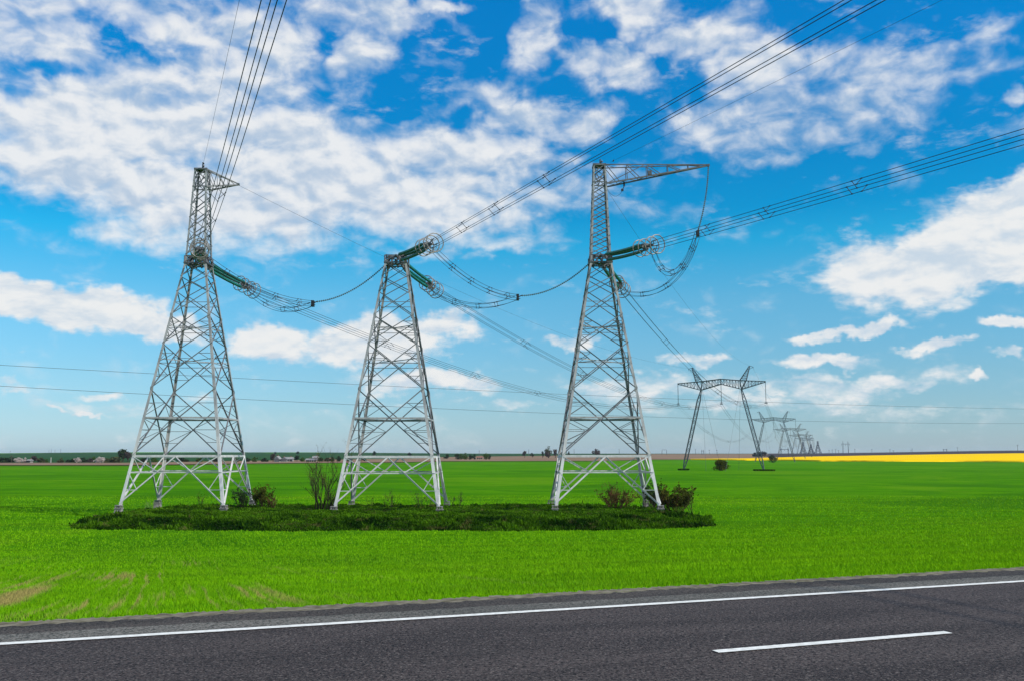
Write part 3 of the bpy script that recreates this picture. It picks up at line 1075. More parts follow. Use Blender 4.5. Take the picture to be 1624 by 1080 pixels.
    if mast_top:
        zt0 = ZK + 1.0
        hm0, hm1 = HK - 0.04, 0.80
        hm = lambda z: hm0 + (hm1 - hm0) * (z - zt0) / (mast_top - zt0)
        for sx, sy in corners:
            mb = MB()
            mb.corner((sx * hm(zt0), sy * hm(zt0), zt0 - 0.9), (sx * hm(mast_top), sy * hm(mast_top), mast_top), (-sx, 0, 0), (0, -sy, 0), 0.24, 0.20, 0.04)
            mb.build('mast_leg', st, T)
        for ax, sg in ((0, -1), (1, 1), (0, 1), (1, -1)):
            mb = MB()
            for k in range(mast_n):
                z0 = zt0 + (mast_top - zt0) * k / mast_n
                z1 = zt0 + (mast_top - zt0) * (k + 1) / mast_n
                P2 = lambda u, z, i=0: Vector((u * hm(z), sg * (hm(z) - .04 - i), z)) if ax == 0 else Vector((sg * (hm(z) - .04 - i), u * hm(z), z))
                mb.bar(P2(-1, z0), P2(1, z1), 0.04, 0.13)
                mb.bar(P2(1, z0, .06), P2(-1, z1, .06), 0.04, 0.08)
            mb.bar(P2(-1, mast_top - .08, -.02), P2(1, mast_top - .08, -.02), 0.14)
            mb.bar(P2(-1, mast_top - 2.4, -.02), P2(1, mast_top - 2.4, -.02), 0.12)
            mb.bar(P2(-1, mast_top - 0.1), P2(0, mast_top - 2.3), 0.09)
            mb.bar(P2(1, mast_top - 0.1), P2(0, mast_top - 2.3), 0.09)
            mb.build('mast_bracing', M['steel_shaded'], T)
        mb = MB()
        mb.box((0, 0, mast_top + 0.03), (1.7, 1.7, 0.07))
        mb.bar((0.1, -0.3, mast_top), (0.15, -0.35, mast_top + 0.75), 0.14)
        mb.bar((0.15, -0.35, mast_top + 0.3), (0.4, -0.6, mast_top + 0.42), 0.16)
        mb.build('earth_wire_clamp', sd, T)
        if arm:
            tip, zb, yw = arm
            tip = Vector(tip)
            mb = MB()
            ht = hm(mast_top)
            hb = hm(zb)
            tops = [Vector((ht, -ht, mast_top - 0.08)), Vector((ht, ht, mast_top - 0.08))]
            bots = [Vector((hb, -hb, zb)), Vector((hb, hb, zb))]
            n = 5 if tip.x > 8 else 3
            for q in tops:
                mb.bar(q, tip, 0.11)
            for q in bots:
                mb.bar(q, tip - Vector((0, 0, 0.12)), 0.15, 0.17)
            for i in range(2):
                for k in range(n):
                    t0, t1 = k / n, (k + 0.6) / n
                    mb.bar(tops[i].lerp(tip, t0), bots[i].lerp(tip, t1), 0.08)
                    if k:
                        mb.bar(bots[i].lerp(tip, t0), tops[i].lerp(tip, t0), 0.07)
            for k in range(n * 2):
                t0, t1 = k / (n * 2), (k + 1) / (n * 2)
                i = k % 2
                mb.bar(bots[i].lerp(tip, t0), bots[1 - i].lerp(tip, t1), 0.07)
                if k % 2 == 0:
                    mb.bar(tops[i].lerp(tip, t0), tops[1 - i].lerp(tip, t1), 0.05)
            if tip.x > 8:
                mb.bar(bots[0].lerp(tip, .0), tops[0].lerp(tip, .38), 0.09)
                c = bots[0].lerp(tip, .42)
                mb.box(c + Vector((0, 0.15, 0.35)), (0.5, 0.5, 0.55))
            mb.bar(tip + Vector((-.2, 0, -.1)), tip + Vector((0.15, 0, -.05)), 0.3, 0.25)
            mb.build('crossarm', sd if tip.x > 8 else M['steel_shaded'], T)
    return T


T1, T2, T3 = Vector((-40.55, 120.4, 0)), Vector((-14.8, 119.6, -0.1)), Vector((11.35, 119.8, 0))
tension_post('tension_pylon', T1, 'leftmost tension pylon, tall mast with a short crossarm stub', 43.4, 7, ((4.35, 1.4, 41.95), 40.95, 0))
tension_post('tension_pylon', T2, 'middle tension pylon, the one without a mast, ending at its insulators')
tension_post('tension_pylon', T3, 'right tension pylon, tall mast with a long crossarm reaching right', 43.8, 10, ((14.3, 0.2, 44.0), 41.2, 0))

# ------------------------------------------------------------------ insulator strings, conductors, jumpers
A_IN = 0.38
DIN = Vector((A_IN, -1, 0)).normalized()
DOUT = Vector((98.0, 260.0, 0)).normalized()


def catmull(p0, p1, sag, n):
    p0, p1 = Vector(p0), Vector(p1)
    return [p0.lerp(p1, i / n) - Vector((0, 0, 4 * sag * (i / n) * (1 - i / n))) for i in range(n + 1)]


def disc_profile(mb, pts, pitch, rmax, rmin, seg=8):
    """string of insulator discs along a polyline"""
    P = [Vector(p) for p in pts]
    cum = [0.0]
    for i in range(1, len(P)):
        cum.append(cum[-1] + (P[i] - P[i - 1]).length)
    L = cum[-1]

    def at(s):
        for i in range(1, len(P)):
            if s <= cum[i] or i == len(P) - 1:
                t = (s - cum[i - 1]) / max(1e-6, cum[i] - cum[i - 1])
                return P[i - 1].lerp(P[i], t)
    n = int(L / pitch)
    line, rad = [], []
    for k in range(n):
        for f, r in ((0.0, rmin), (0.30, rmax), (0.55, rmax * 0.92), (0.70, rmin)):
            line.append(at((k + f) * L / n))
            rad.append(r)
    line.append(at(L))
    rad.append(rmin)
    mb.tube(line, rad, seg)


def tension_string(start, d, slope, label):
    """three long chains, yokes and grading rings; returns the point the conductors leave from"""
    T = thing('tension_insulator', start, label, 'insulator', 'green tension insulators on the pylons')
    d = Vector((d.x, d.y, slope)).normalized()
    side = d.cross(Vector((0, 0, 1))).normalized()
    up = side.cross(d).normalized()
    s0, s1 = 0.8, 7.6
    offs = [(-0.40, 0.28), (0.40, 0.28), (0.0, -0.38)]

    def at(s, ox=0, oy=0, sg=0.0):
        return start + d * s + side * ox + up * oy - Vector((0, 0, sg))
    for ox, oy in offs:
        mb = MB()
        n = 10
        pts = [at(s0 + (s1 - s0) * i / n, ox, oy, 0.10 * 4 * (i / n) * (1 - i / n)) for i in range(n + 1)]
        disc_profile(mb, pts, 0.20, 0.215, 0.15, 10)
        mb.build('insulator_chain', M['glass'], T, smooth=True)
    hw = MB()
    for ox, oy in offs:
        hw.bar(at(0), at(0.5, ox, oy), 0.10)
        hw.bar(at(0.5, ox, oy), at(s0, ox, oy), 0.14)
    for i in range(3):
        hw.bar(at(0.5, *offs[i]), at(0.5, *offs[(i + 1) % 3]), 0.10, 0.24)
    hw.build('shackle', M['steel_dark'], T)
    hw = MB()
    for ox, oy in offs:
        hw.bar(at(s1, ox, oy), at(s1 + 0.9, ox, oy), 0.14)
    for s in (s1 + 0.4, s1 + 0.9):
        for i in range(3):
            a, b = offs[i], offs[(i + 1) % 3]
            hw.bar(at(s, *a), at(s, *b), 0.10, 0.24)
    hw.bar(at(s1 + 0.9), at(s1 + 2.2), 0.16)
    for ox, oy in ((-.5, 0), (0, .5), (.5, 0), (0, -.5)):
        hw.bar(at(s1 + 1.3), at(s1 + 1.9, ox, oy), 0.09)
        hw.bar(at(s1 + 1.9, ox, oy), at(s1 + 2.6, ox, oy), 0.10)
        hw.bar(at(s1 + 2.2, ox, oy), at(s1 + 2.1, ox, oy - 0.4), 0.06)
    hw.build('yoke', M['steel_dark'], T)
    for s, rr in ((s1 - 0.5, 1.02), (s1 + 0.5, 1.0), (s1 + 1.9, 1.04), (s1 + 2.9, 1.1)):
        mb = MB()
        mb.ring(at(s), d, rr, 0.065)
        for k in range(4):
            an = math.pi / 4 + k * math.pi / 2
            q = (math.cos(an), math.sin(an))
            mb.bar(at(s, q[0] * 0.35, q[1] * 0.35), at(s, q[0] * rr, q[1] * rr), 0.03)
        mb.build('grading_ring', M['ring'], T, smooth=True)
    return at(s1 + 2.4), side, up, d


QUAD = tuple((0.55 * math.cos(R(a_)), 0.55 * math.sin(R(a_))) for a_ in (178, 88, -2, -92))
QUAD_SMALL = tuple((0.38 * math.cos(R(a_)), 0.38 * math.sin(R(a_))) for a_ in (155, 65, -25, -115))


def bundle(name, path, label, cat='conductor', group=None, rad=0.03, spacers=(), mat='wire', quad=QUAD, up=Vector((0, 0, 1)), end_pinch=None):
    """four wires along a path, with spacers at given path indices"""
    path = [Vector(p) for p in path]
    T = thing(name, path[0], label, cat, group)
    n = len(path)
    fr = []
    for i, p in enumerate(path):
        a = (path[min(i + 1, n - 1)] - path[max(i - 1, 0)]).normalized()
        s = a.cross(up)
        s = s.normalized() if s.length > 1e-3 else Vector((1, 0, 0))
        fr.append((s, s.cross(a).normalized()))
    pin = end_pinch or (lambda i: 1.0)

    def W(i, q):
        s, u = fr[i]
        return path[i] + (s * q[0] + u * q[1]) * pin(i)
    for q in quad:
        mb = MB()
        mb.tube([W(i, q) for i in range(n)], rad, 4)
        mb.build('wire', M[mat], T, smooth=True)
    for i in spacers:
        for k in (0, 2):
            mb = MB()
            mb.bar(W(i, quad[k]), W(i, quad[k + 1]), rad * 1.5)
            for q in (quad[k], quad[k + 1]):
                a = (path[min(i + 1, n - 1)] - path[i]).normalized() * rad * 3
                mb.bar(W(i, q) - a, W(i, q) + a, rad * 3.2)
            mb.build('spacer', M[mat], T)
        for k in (1, 3):
            f = 0.35
            mb = MB()
            j = min(i + 1, n - 1)
            p, q_ = W(i, quad[k]).lerp(W(j, quad[k]), f), W(i, quad[(k + 1) % 4]).lerp(W(j, quad[(k + 1) % 4]), f)
            mb.bar(p, q_, rad * 1.5)
            for e in (p, q_):
                a = (path[j] - path[i]).normalized() * rad * 3
                mb.bar(e - a, e + a, rad * 3.2)
            mb.build('spacer', M[mat], T)
    return T


posn = ['left', 'middle', 'right']
TS = [T1, T2, T3]
# far line: towers and their attachment points (local x along the crossarm)
FAR = [(83.2, 376), (213.4, 774), (321.0, 1095), (441.0, 1452), (569.0, 1850), (700.0, 2260)]
FRZ = -math.atan2(0.355, 0.935)


def far_pt(i, s, z):
    cx, cy = FAR[i]
    return Vector((cx + s * math.cos(FRZ), cy + s * math.sin(FRZ), zt(cx, cy) + z))


incoef = [(-0.09236, 0.00072), (-0.0553, 0.00003), (-0.06833, 0.00009)]
instart = [Vector((-36.65, 109.0, 30.49)), Vector((-9.04, 109.0, 31.17)), Vector((17.26, 109.0, 31.02))]
jmid = [at_y(496, 482, 119), at_y(821, 472, 119), at_y(1106.5, 371, 119.5)]
in_lbl = ['green insulator string seen end-on at the waist of the left pylon', 'green insulator string pointing right and forward from the top of the middle pylon', 'green insulator string pointing right and forward from the right pylon']
out_lbl = ['green insulator string hanging back and right from the left pylon', 'green insulator string hanging back and right from the middle pylon', 'green insulator string seen through the bracing of the right pylon, pointing back']
ci_lbl = ['four bundled conductors climbing from the left pylon to the top edge', 'four bundled conductors rising from the middle pylon over the right pylon', 'four bundled conductors rising from the right pylon to the right edge']
co_lbl = ['bundled conductors falling from the left pylon past the middle pylon', 'bundled conductors falling from the middle pylon behind the right pylon', 'bundled conductors falling from the right pylon to the nearest portal pylon']
ju_lbl = ['jumper loop of four wires hanging beside the left pylon', 'jumper loop of four wires hanging between middle and right pylon', 'jumper loop of four wires held up under the long crossarm']
for i in range(3):
    c = TS[i] + Vector((0, 0, ZK + 0.45))
    b, cc = incoef[i]
    # incoming
    S = instart[i]
    st = c + DIN * 1.55
    dv = (S - st)
    dn = dv.normalized()
    end_in, side, up, d = tension_string(st, Vector((dn.x, dn.y, 0)), dn.z, in_lbl[i])
    t_in = S.y - end_in.y
    path = []
    for k in range(61):
        t = t_in + (250 - t_in) * (k / 60) ** 1.5
        path.append(Vector((S.x + A_IN * t, S.y - t, S.z + b * t + cc * 0.45 * t * t)) if i == 0 and t > 70 and False else Vector((S.x + A_IN * t, S.y - t, S.z + b * t + min(cc, 0.0005) * t * t + (max(cc - 0.0005, 0) * min(t, 60) ** 2))))
    path[0] = end_in
    bundle('conductor_bundle', path, ci_lbl[i], group='conductors running from the pylons towards the road', spacers=(7, 11, 15), rad=0.027)
    # outgoing
    st2 = c + DOUT * 1.55 - Vector((0, 0, 0.35))
    end_out, side, up, d2 = tension_string(st2, DOUT, -0.165, out_lbl[i])
    q = far_pt(0, (-17.2, 0, 17.2)[i], 25.9)
    path = catmull(end_out, q, 6.7, 44)
    bundle('conductor_bundle', path, co_lbl[i], group='conductors running from the pylons to the nearest portal pylon', spacers=(6, 12, 18, 25, 32), rad=0.030)
    # jumper
    m = jmid[i]
    ja, jb = end_in - d * 0.4 + Vector((0, 0, -0.45)), end_out - d2 * 0.4 + Vector((0, 0, -0.45))
    if i < 2:
        p1 = catmull(ja, m, 1.3, 14)
        p2 = catmull(m, jb, 1.5, 14)
    else:
        def bez(a, b_, c_, d_, n):
            return [a * (1 - t) ** 3 + b_ * 3 * t * (1 - t) ** 2 + c_ * 3 * t * t * (1 - t) + d_ * t ** 3 for t in [k / n for k in range(n + 1)]]
        p1 = bez(ja, ja + Vector((1.5, 2.2, -4.4)), m + Vector((-2.2, -2.5, -6.0)), m, 14)
        p2 = bez(m, m + Vector((-1.8, 2.0, -7.5)), jb + Vector((3.4, 0, -1.2)), jb, 14)
    jp = p1 + p2[1:]
    bundle('jumper_loop', jp, ju_lbl[i], cat='jumper', group='jumper loops beside the tension pylons', rad=0.026, quad=QUAD_SMALL, spacers=(3, 6, 9, 12, 17, 20, 24),
           end_pinch=lambda k: 1.0)
    # clamp on the loop belongs to the string that holds it
# strings that hold the jumper loops
hold = [(T2 + Vector((-HK - 0.1, 0.2, ZK - 0.1)), jmid[0], 1.0, 'dark single insulator string from the middle pylon to the left jumper loop'),
        (T3 + Vector((-HK - 0.1, 0.2, ZK - 0.1)), jmid[1], 1.0, 'dark single insulator string from the right pylon to the middle jumper loop'),
        (T3 + Vector((14.3, 0.2, 43.8)), jmid[2], 0.0, 'single insulator string hanging from the tip of the long crossarm')]
for a, m, sag, lb in hold:
    T = thing('jumper_insulator', a, lb, 'insulator', 'single insulator strings holding the jumper loops')
    dd = (m - a).normalized()
    pts = catmull(a, m - dd * 0.5, sag, 12)
    if sag == 0:
        for k, p in enumerate(pts):
            pts[k] = p + Vector((0.28 * 4 * (k / 12) * (1 - k / 12), 0, 0))
    mb = MB()
    disc_profile(mb, pts, 0.26, 0.125, 0.035, 7)
    mb.build('insulator_chain', M['glass_grey'], T)
    mb = MB()
    for k in (-0.3, 0.3):
        mb.box(m + Vector((0, 0, k)), (0.35, 0.7, 0.16))
        mb.box(m + Vector((0, k, 0)), (0.3, 0.16, 0.55))
    mb.bar(m - dd * 0.6, m, 0.12)
    mb.build('clamp', M['wire'], T)

# earth wires
ew = [((-40.37, 120.0, 43.99), (-0.07473, 0.00022), 'thin earth wire climbing from the top of the left pylon'),
      ((12.80, 119.5, 44.17), (-0.07312, 0.00005), 'thin earth wire rising from the mast top of the right pylon')]
for s, (b, cc), lb in ew:
    mb = MB()
    pts = []
    for k in range(50):
        t = 250 * (k / 49) ** 1.4
        pts.append((s[0] + A_IN * t, s[1] - t, s[2] + b * t + cc * t * t))
    mb.tube(pts, 0.014, 4)
    mb.box(Vector(pts[0]) + Vector((0.3, -0.8, -0.05)), (0.12, 0.5, 0.12))
    tag(mb.build('earth_wire', M['wire'], origin=s, smooth=True), lb, 'wire', 'earth wires of the pylons')
for s, q, sag, lb in ((T1 + Vector((4.2, 1.4, 41.85)), far_pt(0, -12.4, 40.6), 4.5, 'thin earth wire falling from the short crossarm of the left pylon'),
                      (T3 + Vector((0.9, 0.6, 41.0)), far_pt(0, 12.4, 40.8), 5.0, 'thin earth wire falling from the mast of the right pylon')):
    mb = MB()
    mb.tube(catmull(s, q, sag, 40), 0.018, 4)
    tag(mb.build('earth_wire', M['wire'], origin=s, smooth=True), lb, 'wire', 'earth wires of the pylons')
# hanger with a slack loop under the long crossarm
a = T3 + Vector((3.2, -0.35, 41.55))
T = thing('wire_hanger', a, 'small hanger with a slack wire loop under the long crossarm', 'hanger')
mb = MB()
mb.bar(a, a - Vector((0, 0, 0.6)), 0.16)
mb.bar(a - Vector((0, 0, 0.6)), a - Vector((0.2, 0, 1.0)), 0.10)
mb.box(a - Vector((0.25, 0, 1.1)), (0.3, 0.2, 0.3))
mb.build('clamp', M['wire'], T)
mb = MB()
mb.tube(catmull(a - Vector((0.25, 0, 1.2)), T3 + Vector((1.0, 0, 40.8)), 0.9, 12), 0.02, 4)
mb.build('loop', M['wire'], T)

# the other line crossing behind: two wires
for (ya, yb, yc, lb) in ((575, 622, 649.5, 'upper of two long thin wires crossing the whole view'), (608, 650, 669, 'lower of two long thin wires crossing the whole view')):
    p0, p1, p2 = at_y(-150, ya - 5, 165), at_y(550, yb, 235), at_y(1800, yc, 360)
    mb = MB()
    # parabola through the three points, along the straight plan line p0-p2
    k1 = (p1.x - p0.x) / (p2.x - p0.x)
    e = p1.z - (p0.z + (p2.z - p0.z) * k1)
    pts = []
    for k in range(61):
        t = k / 60
        p = p0.lerp(p2, t)
        p.z += e * t * (1 - t) / (k1 * (1 - k1))
        pts.append(p)
    mb.tube(pts, 0.036, 4)
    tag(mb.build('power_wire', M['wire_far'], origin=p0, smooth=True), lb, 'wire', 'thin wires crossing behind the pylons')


# ------------------------------------------------------------------ portal pylons of the far line
def portal_pylon(loc, label, cw=0.22, bw=0.11):
    T = thing('portal_pylon', loc, label, 'pylon', 'portal pylons receding along the line', rz=FRZ, local=True)
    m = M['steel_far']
    for s in (-1, 1):
        mb = MB()
        f = Vector((s * 15.6, 0, 0.0))
        k = Vector((s * 8.0, 0, 31.6))
        stations = [(0.0, 0.14), (0.12, 0.62), (0.88, 0.62), (1.0, 0.16)]

        def quad(t, w):
            c = f.lerp(k, t)
            return [c + Vector((-w, -w, 0)), c + Vector((w, -w, 0)), c + Vector((w, w, 0)), c + Vector((-w, w, 0))]
        for (t0, w0), (t1, w1), n in zip(stations[:-1], stations[1:], (3, 17, 3)):
            mb.lattice(quad(t0, w0), quad(t1, w1), n, cw, bw)
        leg = mb.build('leg', m, T)
        mb = MB()
        mb.frustum((f.x, 0), -0.8, 0.25, 1.6, 0.9)
        mb.build('foot', M['concrete'], leg)
    mb = MB()
    y = 0.9
    for s in (-1, 1):
        tip = [Vector((s * 17.3, sy * 0.12, z)) for sy, z in ((-1, 34.4), (1, 34.4), (1, 34.65), (-1, 34.65))]
        kn = [Vector((s * 8.0, sy * y, z)) for sy, z in ((-1, 31.8), (1, 31.8), (1, 35.2), (-1, 35.2))]
        ce = [Vector((0, sy * y, z)) for sy, z in ((-1, 34.0), (1, 34.0), (1, 36.0), (-1, 36.0))]
        mb.lattice(kn, tip, 7, cw * 1.2, bw)
        mb.lattice(kn, ce, 7, cw * 1.2, bw)
        for q in kn[:2]:
            mb.bar(q, Vector((s * 8.0, 0, 31.6)), cw)
        for sy in (-1, 1):
            mb.bar((s * 8.0, sy * y, 31.8), (s * 9.7, sy * y * .9, 35.0), cw)
            mb.bar((s * 8.0, sy * y, 31.8), (s * 7.4, sy * y * .9, 35.3), cw)
    mb.bar((0, -y, 36.0), (0, y, 34.0), cw)
    mb.bar((0, 0, 33.9), (0, 0, 36.1), 0.3)
    mb.build('crossarm', m, T)
    for s in (-1, 1):
        mb = MB()
        b = [Vector((s * x_, sy * 0.8, z)) for x_, sy, z in ((9.8, -1, 35.0), (7.4, -1, 35.3), (7.4, 1, 35.3), (9.8, 1, 35.0))]
        t_ = Vector((s * 11.3, 0, 40.9))
        tq = [t_ + Vector((s * 0.15 * a_, 0.12 * b_, 0)) for a_, b_ in ((1, -1), (-1, -1), (-1, 1), (1, 1))]
        mb.lattice(b, tq, 6, cw, bw)
        mb.bar(t_, t_ + Vector((s * 1.5, 0, -0.5)), 0.13)
        mb.bar(t_ + Vector((-s * 0.4, 0, -1.4)), t_ + Vector((s * 1.5, 0, -0.5)), 0.12)
        mb.bar(t_ + Vector((s * 1.4, 0, -0.5)), t_ + Vector((s * 1.4, 0, -1.2)), 0.08)
        mb.build('earth_wire_peak', m, T)
        for sy in (-1, 1):
            mb = MB()
            mb.tube([Vector((s * 7.4, sy * 0.5, 31.6)), Vector((s * 3.6, sy * 19.0, 0.0))], 0.035, 4)
            mb.build('guy_wire', M['wire_far'], T)
    return T


nm = ['nearest', 'second', 'third', 'fourth', 'fifth', 'sixth']
proto = None
for i, (x, y) in enumerate(FAR):
    lb = ['nearest portal pylon with two splayed legs, standing in the green field', 'second portal pylon along the line, partly behind the nearest one', 'third portal pylon along the line, pale and half hidden', 'fourth portal pylon along the line, small near the horizon', 'fifth portal pylon along the line, tiny on the horizon', 'sixth portal pylon, smallest and farthest before the horizon posts'][i]
    loc = Vector((x, y, zt(x, y)))
    if i == 0:
        proto = portal_pylon(loc, lb)
    else:
        c = copy_tree(proto)
        c.location = loc
        c['label'] = lb
    # suspension strings
    for s, w in ((-17.2, 'left'), (0, 'centre'), (17.2, 'right')):
        a = far_pt(i, s, 34.0 if s == 0 else 34.4)
        b = far_pt(i, s, 25.9)
        lb2 = 'suspension insulator under the %s of the %s portal pylon crossarm' % ({'left': 'left tip', 'centre': 'middle', 'right': 'right tip'}[w], nm[i])
        mb = MB()
        if i < 2:
            T = thing('suspension_insulator', a, lb2, 'insulator', 'suspension insulators of the portal pylons')
            disc_profile(mb, [a, b + Vector((0, 0, 0.4))], 0.30, 0.15, 0.07, 6)
            mb.build('insulator_chain', M['steel_far'], T)
            mb = MB()
            mb.ring(b + Vector((0, 0, 0.7)), (0, 0, 1), 0.55, 0.06, 14, 4)
            mb.box(b + Vector((0, 0, 0.2)), (0.9, 0.9, 0.3))
            mb.build('clamp', M['steel_far'], T)
        else:
            disc_profile(mb, [a, b], 0.6, 0.17, 0.10, 5)
            mb.box(b, (0.9, 0.9, 0.5))
            tag(mb.build('suspension_insulator', M['steel_far'], origin=a), lb2, 'insulator', 'suspension insulators of the portal pylons')
    # small dark patches of weeds at the feet of the nearest
    if i == 0:
        for s, lw in ((-15.6, 'left'), (15.6, 'right')):
            f = far_pt(0, s, 0)
            n = 2600
            rr = np.sqrt(RNG.uniform(0, 1, n)) * (1.9 if s < 0 else 3.6)
            an = RNG.uniform(0, 2 * np.pi, n)
            P = np.stack([f.x + rr * np.cos(an) * 1.15, f.y + rr * np.sin(an), zf(f.x + rr * np.cos(an), f.y + rr * np.sin(an))], 1)
            ob = blades_mesh('weed_patch', P, RNG.uniform(.25, .7, n), RNG.uniform(.2, .4, n), M['weeds'], 0.6, RNG.uniform(0, .5, n), quad=True)
            tag(ob, 'dark weed patch round the %s foot of the nearest portal pylon' % lw, 'weeds', kind='stuff')

# spans between the portal pylons
for i in range(len(FAR) - 1):
    for s, w in ((-17.2, 'left'), (0, 'middle'), (17.2, 'right')):
        a, b = far_pt(i, s, 25.7), far_pt(i + 1, s, 25.7)
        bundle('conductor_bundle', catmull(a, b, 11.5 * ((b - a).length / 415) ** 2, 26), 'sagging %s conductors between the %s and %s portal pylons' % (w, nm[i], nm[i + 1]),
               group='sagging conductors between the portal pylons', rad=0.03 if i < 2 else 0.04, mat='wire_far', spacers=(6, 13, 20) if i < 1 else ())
    for s, w in ((-12.7, 'left'), (12.7, 'right')):
        mb = MB()
        a, b = far_pt(i, s, 40.0), far_pt(i + 1, s, 40.0)
        mb.tube(catmull(a, b, 7, 20), 0.025, 4)
        tag(mb.build('earth_wire', M['wire_far'], origin=a), '%s thin earth wire between the %s and %s portal pylons' % (w, nm[i], nm[i + 1]), 'wire', 'earth wires between portal pylons')


# distant trio of tension posts
def far_post(px, d, top_py, label, mast=True):
    p = at_y(px, 719, d)
    z0 = zt(p.x, d) - 1
    top = at_y(px, top_py, d).z
    H = top - z0
    T = thing('tension_pylon', (p.x, d, z0), label, 'pylon', 'three tiny tension pylons on the horizon', local=True)
    mb = MB()
    zw = H * 0.68

    def q(z):
        w = 8.0 + (1.8 - 8.0) * min(z / zw, 1) if z <= zw else 1.8 - 0.5 * (z - zw) / (H - zw)
        return [Vector((-w, -w, z)), Vector((w, -w, z)), Vector((w, w, z)), Vector((-w, w, z))]
    mb.lattice(q(0), q(zw), 6, 1.0, 0.5)
    mb.build('body', M['steel_far'], T)
    mb = MB()
    mb.lattice(q(zw), q(H), 5, 0.7, 0.4)
    mb.box((0, 0, zw), (5.5, 5.5, 2.6))
    if mast:
        mb.bar((0, 0, zw), (-12, 0, zw - 3), 0.4)
    mb.build('mast', M['steel_far'], T)


far_post(1274, 2650, 700, 'left of the three tiny tension pylons on the horizon')
far_post(1286.5, 2650, 704, 'middle of the three tiny tension pylons on the horizon')
far_post(1297.5, 2650, 699, 'right of the three tiny tension pylons on the horizon')


# ------------------------------------------------------------------ small poles and gantries along the horizon
def far_base(px, d, sink=0.5):
    p = at_y(px, 719, d)
    return Vector((p.x, d, zt(p.x, d) - sink))


def pole(px, top_py, d, label, r=0.35, arm=0.0, mat='steel_far', group='poles along the horizon', name='utility_pole'):
    b = far_base(px, d)
    H = at_y(px, top_py, d).z - b.z
    T = thing(name, b, label, 'pole', group, local=True)
    mb = MB()
    mb.tube([(0, 0, 0), (0, 0, H * 0.5), (0, 0, H)], [r, r * .85, r * .65], 6)
    mb.build('pole', M[mat], T)
    if arm:
        mb = MB()
        mb.bar((-arm, 0, H * 0.93), (arm, 0, H * 0.93), r * 0.9)
        for sx in (-0.9, 0, 0.9):
            mb.bar((sx * arm, 0, H * .93), (sx * arm, 0, H * .93 + r * 3), r * .7)
        mb.build('crossarm', M[mat], T)
    return T


def gantry(px0, px1, top_py, d, label, over=2.0, cat='pylon', th=0.55):
    b0, b1 = far_base(px0, d), far_base(px1, d)
    c = (b0 + b1) / 2
    H = at_y(px0, top_py, d).z - c.z
    w = (b1.x - b0.x) / 2
    T = thing('gantry_pylon', c, label, cat, 'small gantry pylons on the horizon', local=True)
    for s in (-1, 1):
        mb = MB()
        mb.tube([(s * w * 1.12, 0, 0), (s * w, 0, H * 0.75), (s * w, 0, H)], [th, th * .8, th * .5], 5)
        mb.build('leg', M['steel_far'], T)
    mb = MB()
    zc = H * (0.78 if over > 0 else 0.97)
    mb.bar((-w - over, 0, zc), (w + over, 0, zc), th, th)
    for s in (-1, 0, 1):
        mb.bar((s * (w + over * .8), 0, zc), (s * (w + over * .8), 0, zc - H * 0.14), th * .5)
    mb.build('crossarm', M['steel_far'], T)


gantry(1337.5, 1345.5, 699, 2300, 'two-legged gantry pylon on the horizon right of the pylon line', 4.0, th=0.8)
gantry(1050, 1057, 712.5, 2200, 'low gantry on the horizon left of the nearest portal pylon', 0.0, th=0.6)
gantry(1239, 1250, 709, 1900, 'low bluish gantry between the far portal pylons', 1.5, th=0.9)
gantry(1497, 1501.5, 711, 2300, 'pair of joined posts above the rapeseed field', 2.0, th=0.7)
gantry(1113, 1116, 712.5, 2200, 'narrow twin post left of the dark grove', 1.0, th=0.6)
POLES = [(81, 711.5, 2600, 'first of the masts on the left hill crest'), (87, 712.5, 2600, 'second mast on the left hill crest'), (96, 711.5, 2600, 'last mast on the left hill crest, right of the others'),
         (77.5, 713, 2600, 'shortest mast on the left hill crest'), (16, 714, 2600, 'lone mast near the left edge of the hill crest'), (760, 713, 1900, 'pole behind the tree clump left of centre'), (838.5, 712, 1900, 'pole beside the small purple-brown tree'),
         (910.5, 711.5, 1900, 'pole right of the right pylon foot frame'), (982, 711, 1900, 'pole right of the round purple tree'), (1103, 712, 2200, 'slim pole left of the narrow twin post'), (1125, 713, 2200, 'slim pole right of the narrow twin post'),
         (1137, 713.5, 2200, 'short slim pole above the dark round bush'), (1315, 713, 2200, 'first short pole right of the tiny tension pylons'), (1320, 712.5, 2200, 'second short pole right of the tiny tension pylons'), (1325.5, 712, 2200, 'third short pole right of the tiny tension pylons'),
         (1330, 713.5, 2200, 'fourth short pole right of the tiny tension pylons'), (1356, 711.5, 2200, 'pole right of the two-legged gantry pylon'), (1383, 712, 2200, 'pole standing left of two stub posts above the rapeseed'), (1411.5, 712, 2200, 'thick post of a stub pair above the rapeseed'),
         (1417, 714, 2200, 'lower post of a stub pair above the rapeseed'), (1445, 713, 2200, 'short dark post in the middle of the rapeseed horizon'), (1447, 711, 2200, 'thin pole rising behind the short dark post'),
         (1519, 709, 2200, 'reddish pole right of the joined posts'), (1614.5, 705, 2000, 'tall pole at the right edge above the rapeseed')]
for px, ty, d, lb in POLES:
    pole(px, ty, d, lb, 0.42, 1.6 if px > 1000 else 0.0)
pole(81.3, 724.5, 690, 'pale concrete post in front of the village hedges', 0.45, 0, 'pole_pale', 'pale posts by the village', 'concrete_post')
pole(19, 722, 690, 'thin dark post among the hedges at the far left', 0.22, 1.0, 'wood', 'pale posts by the village')


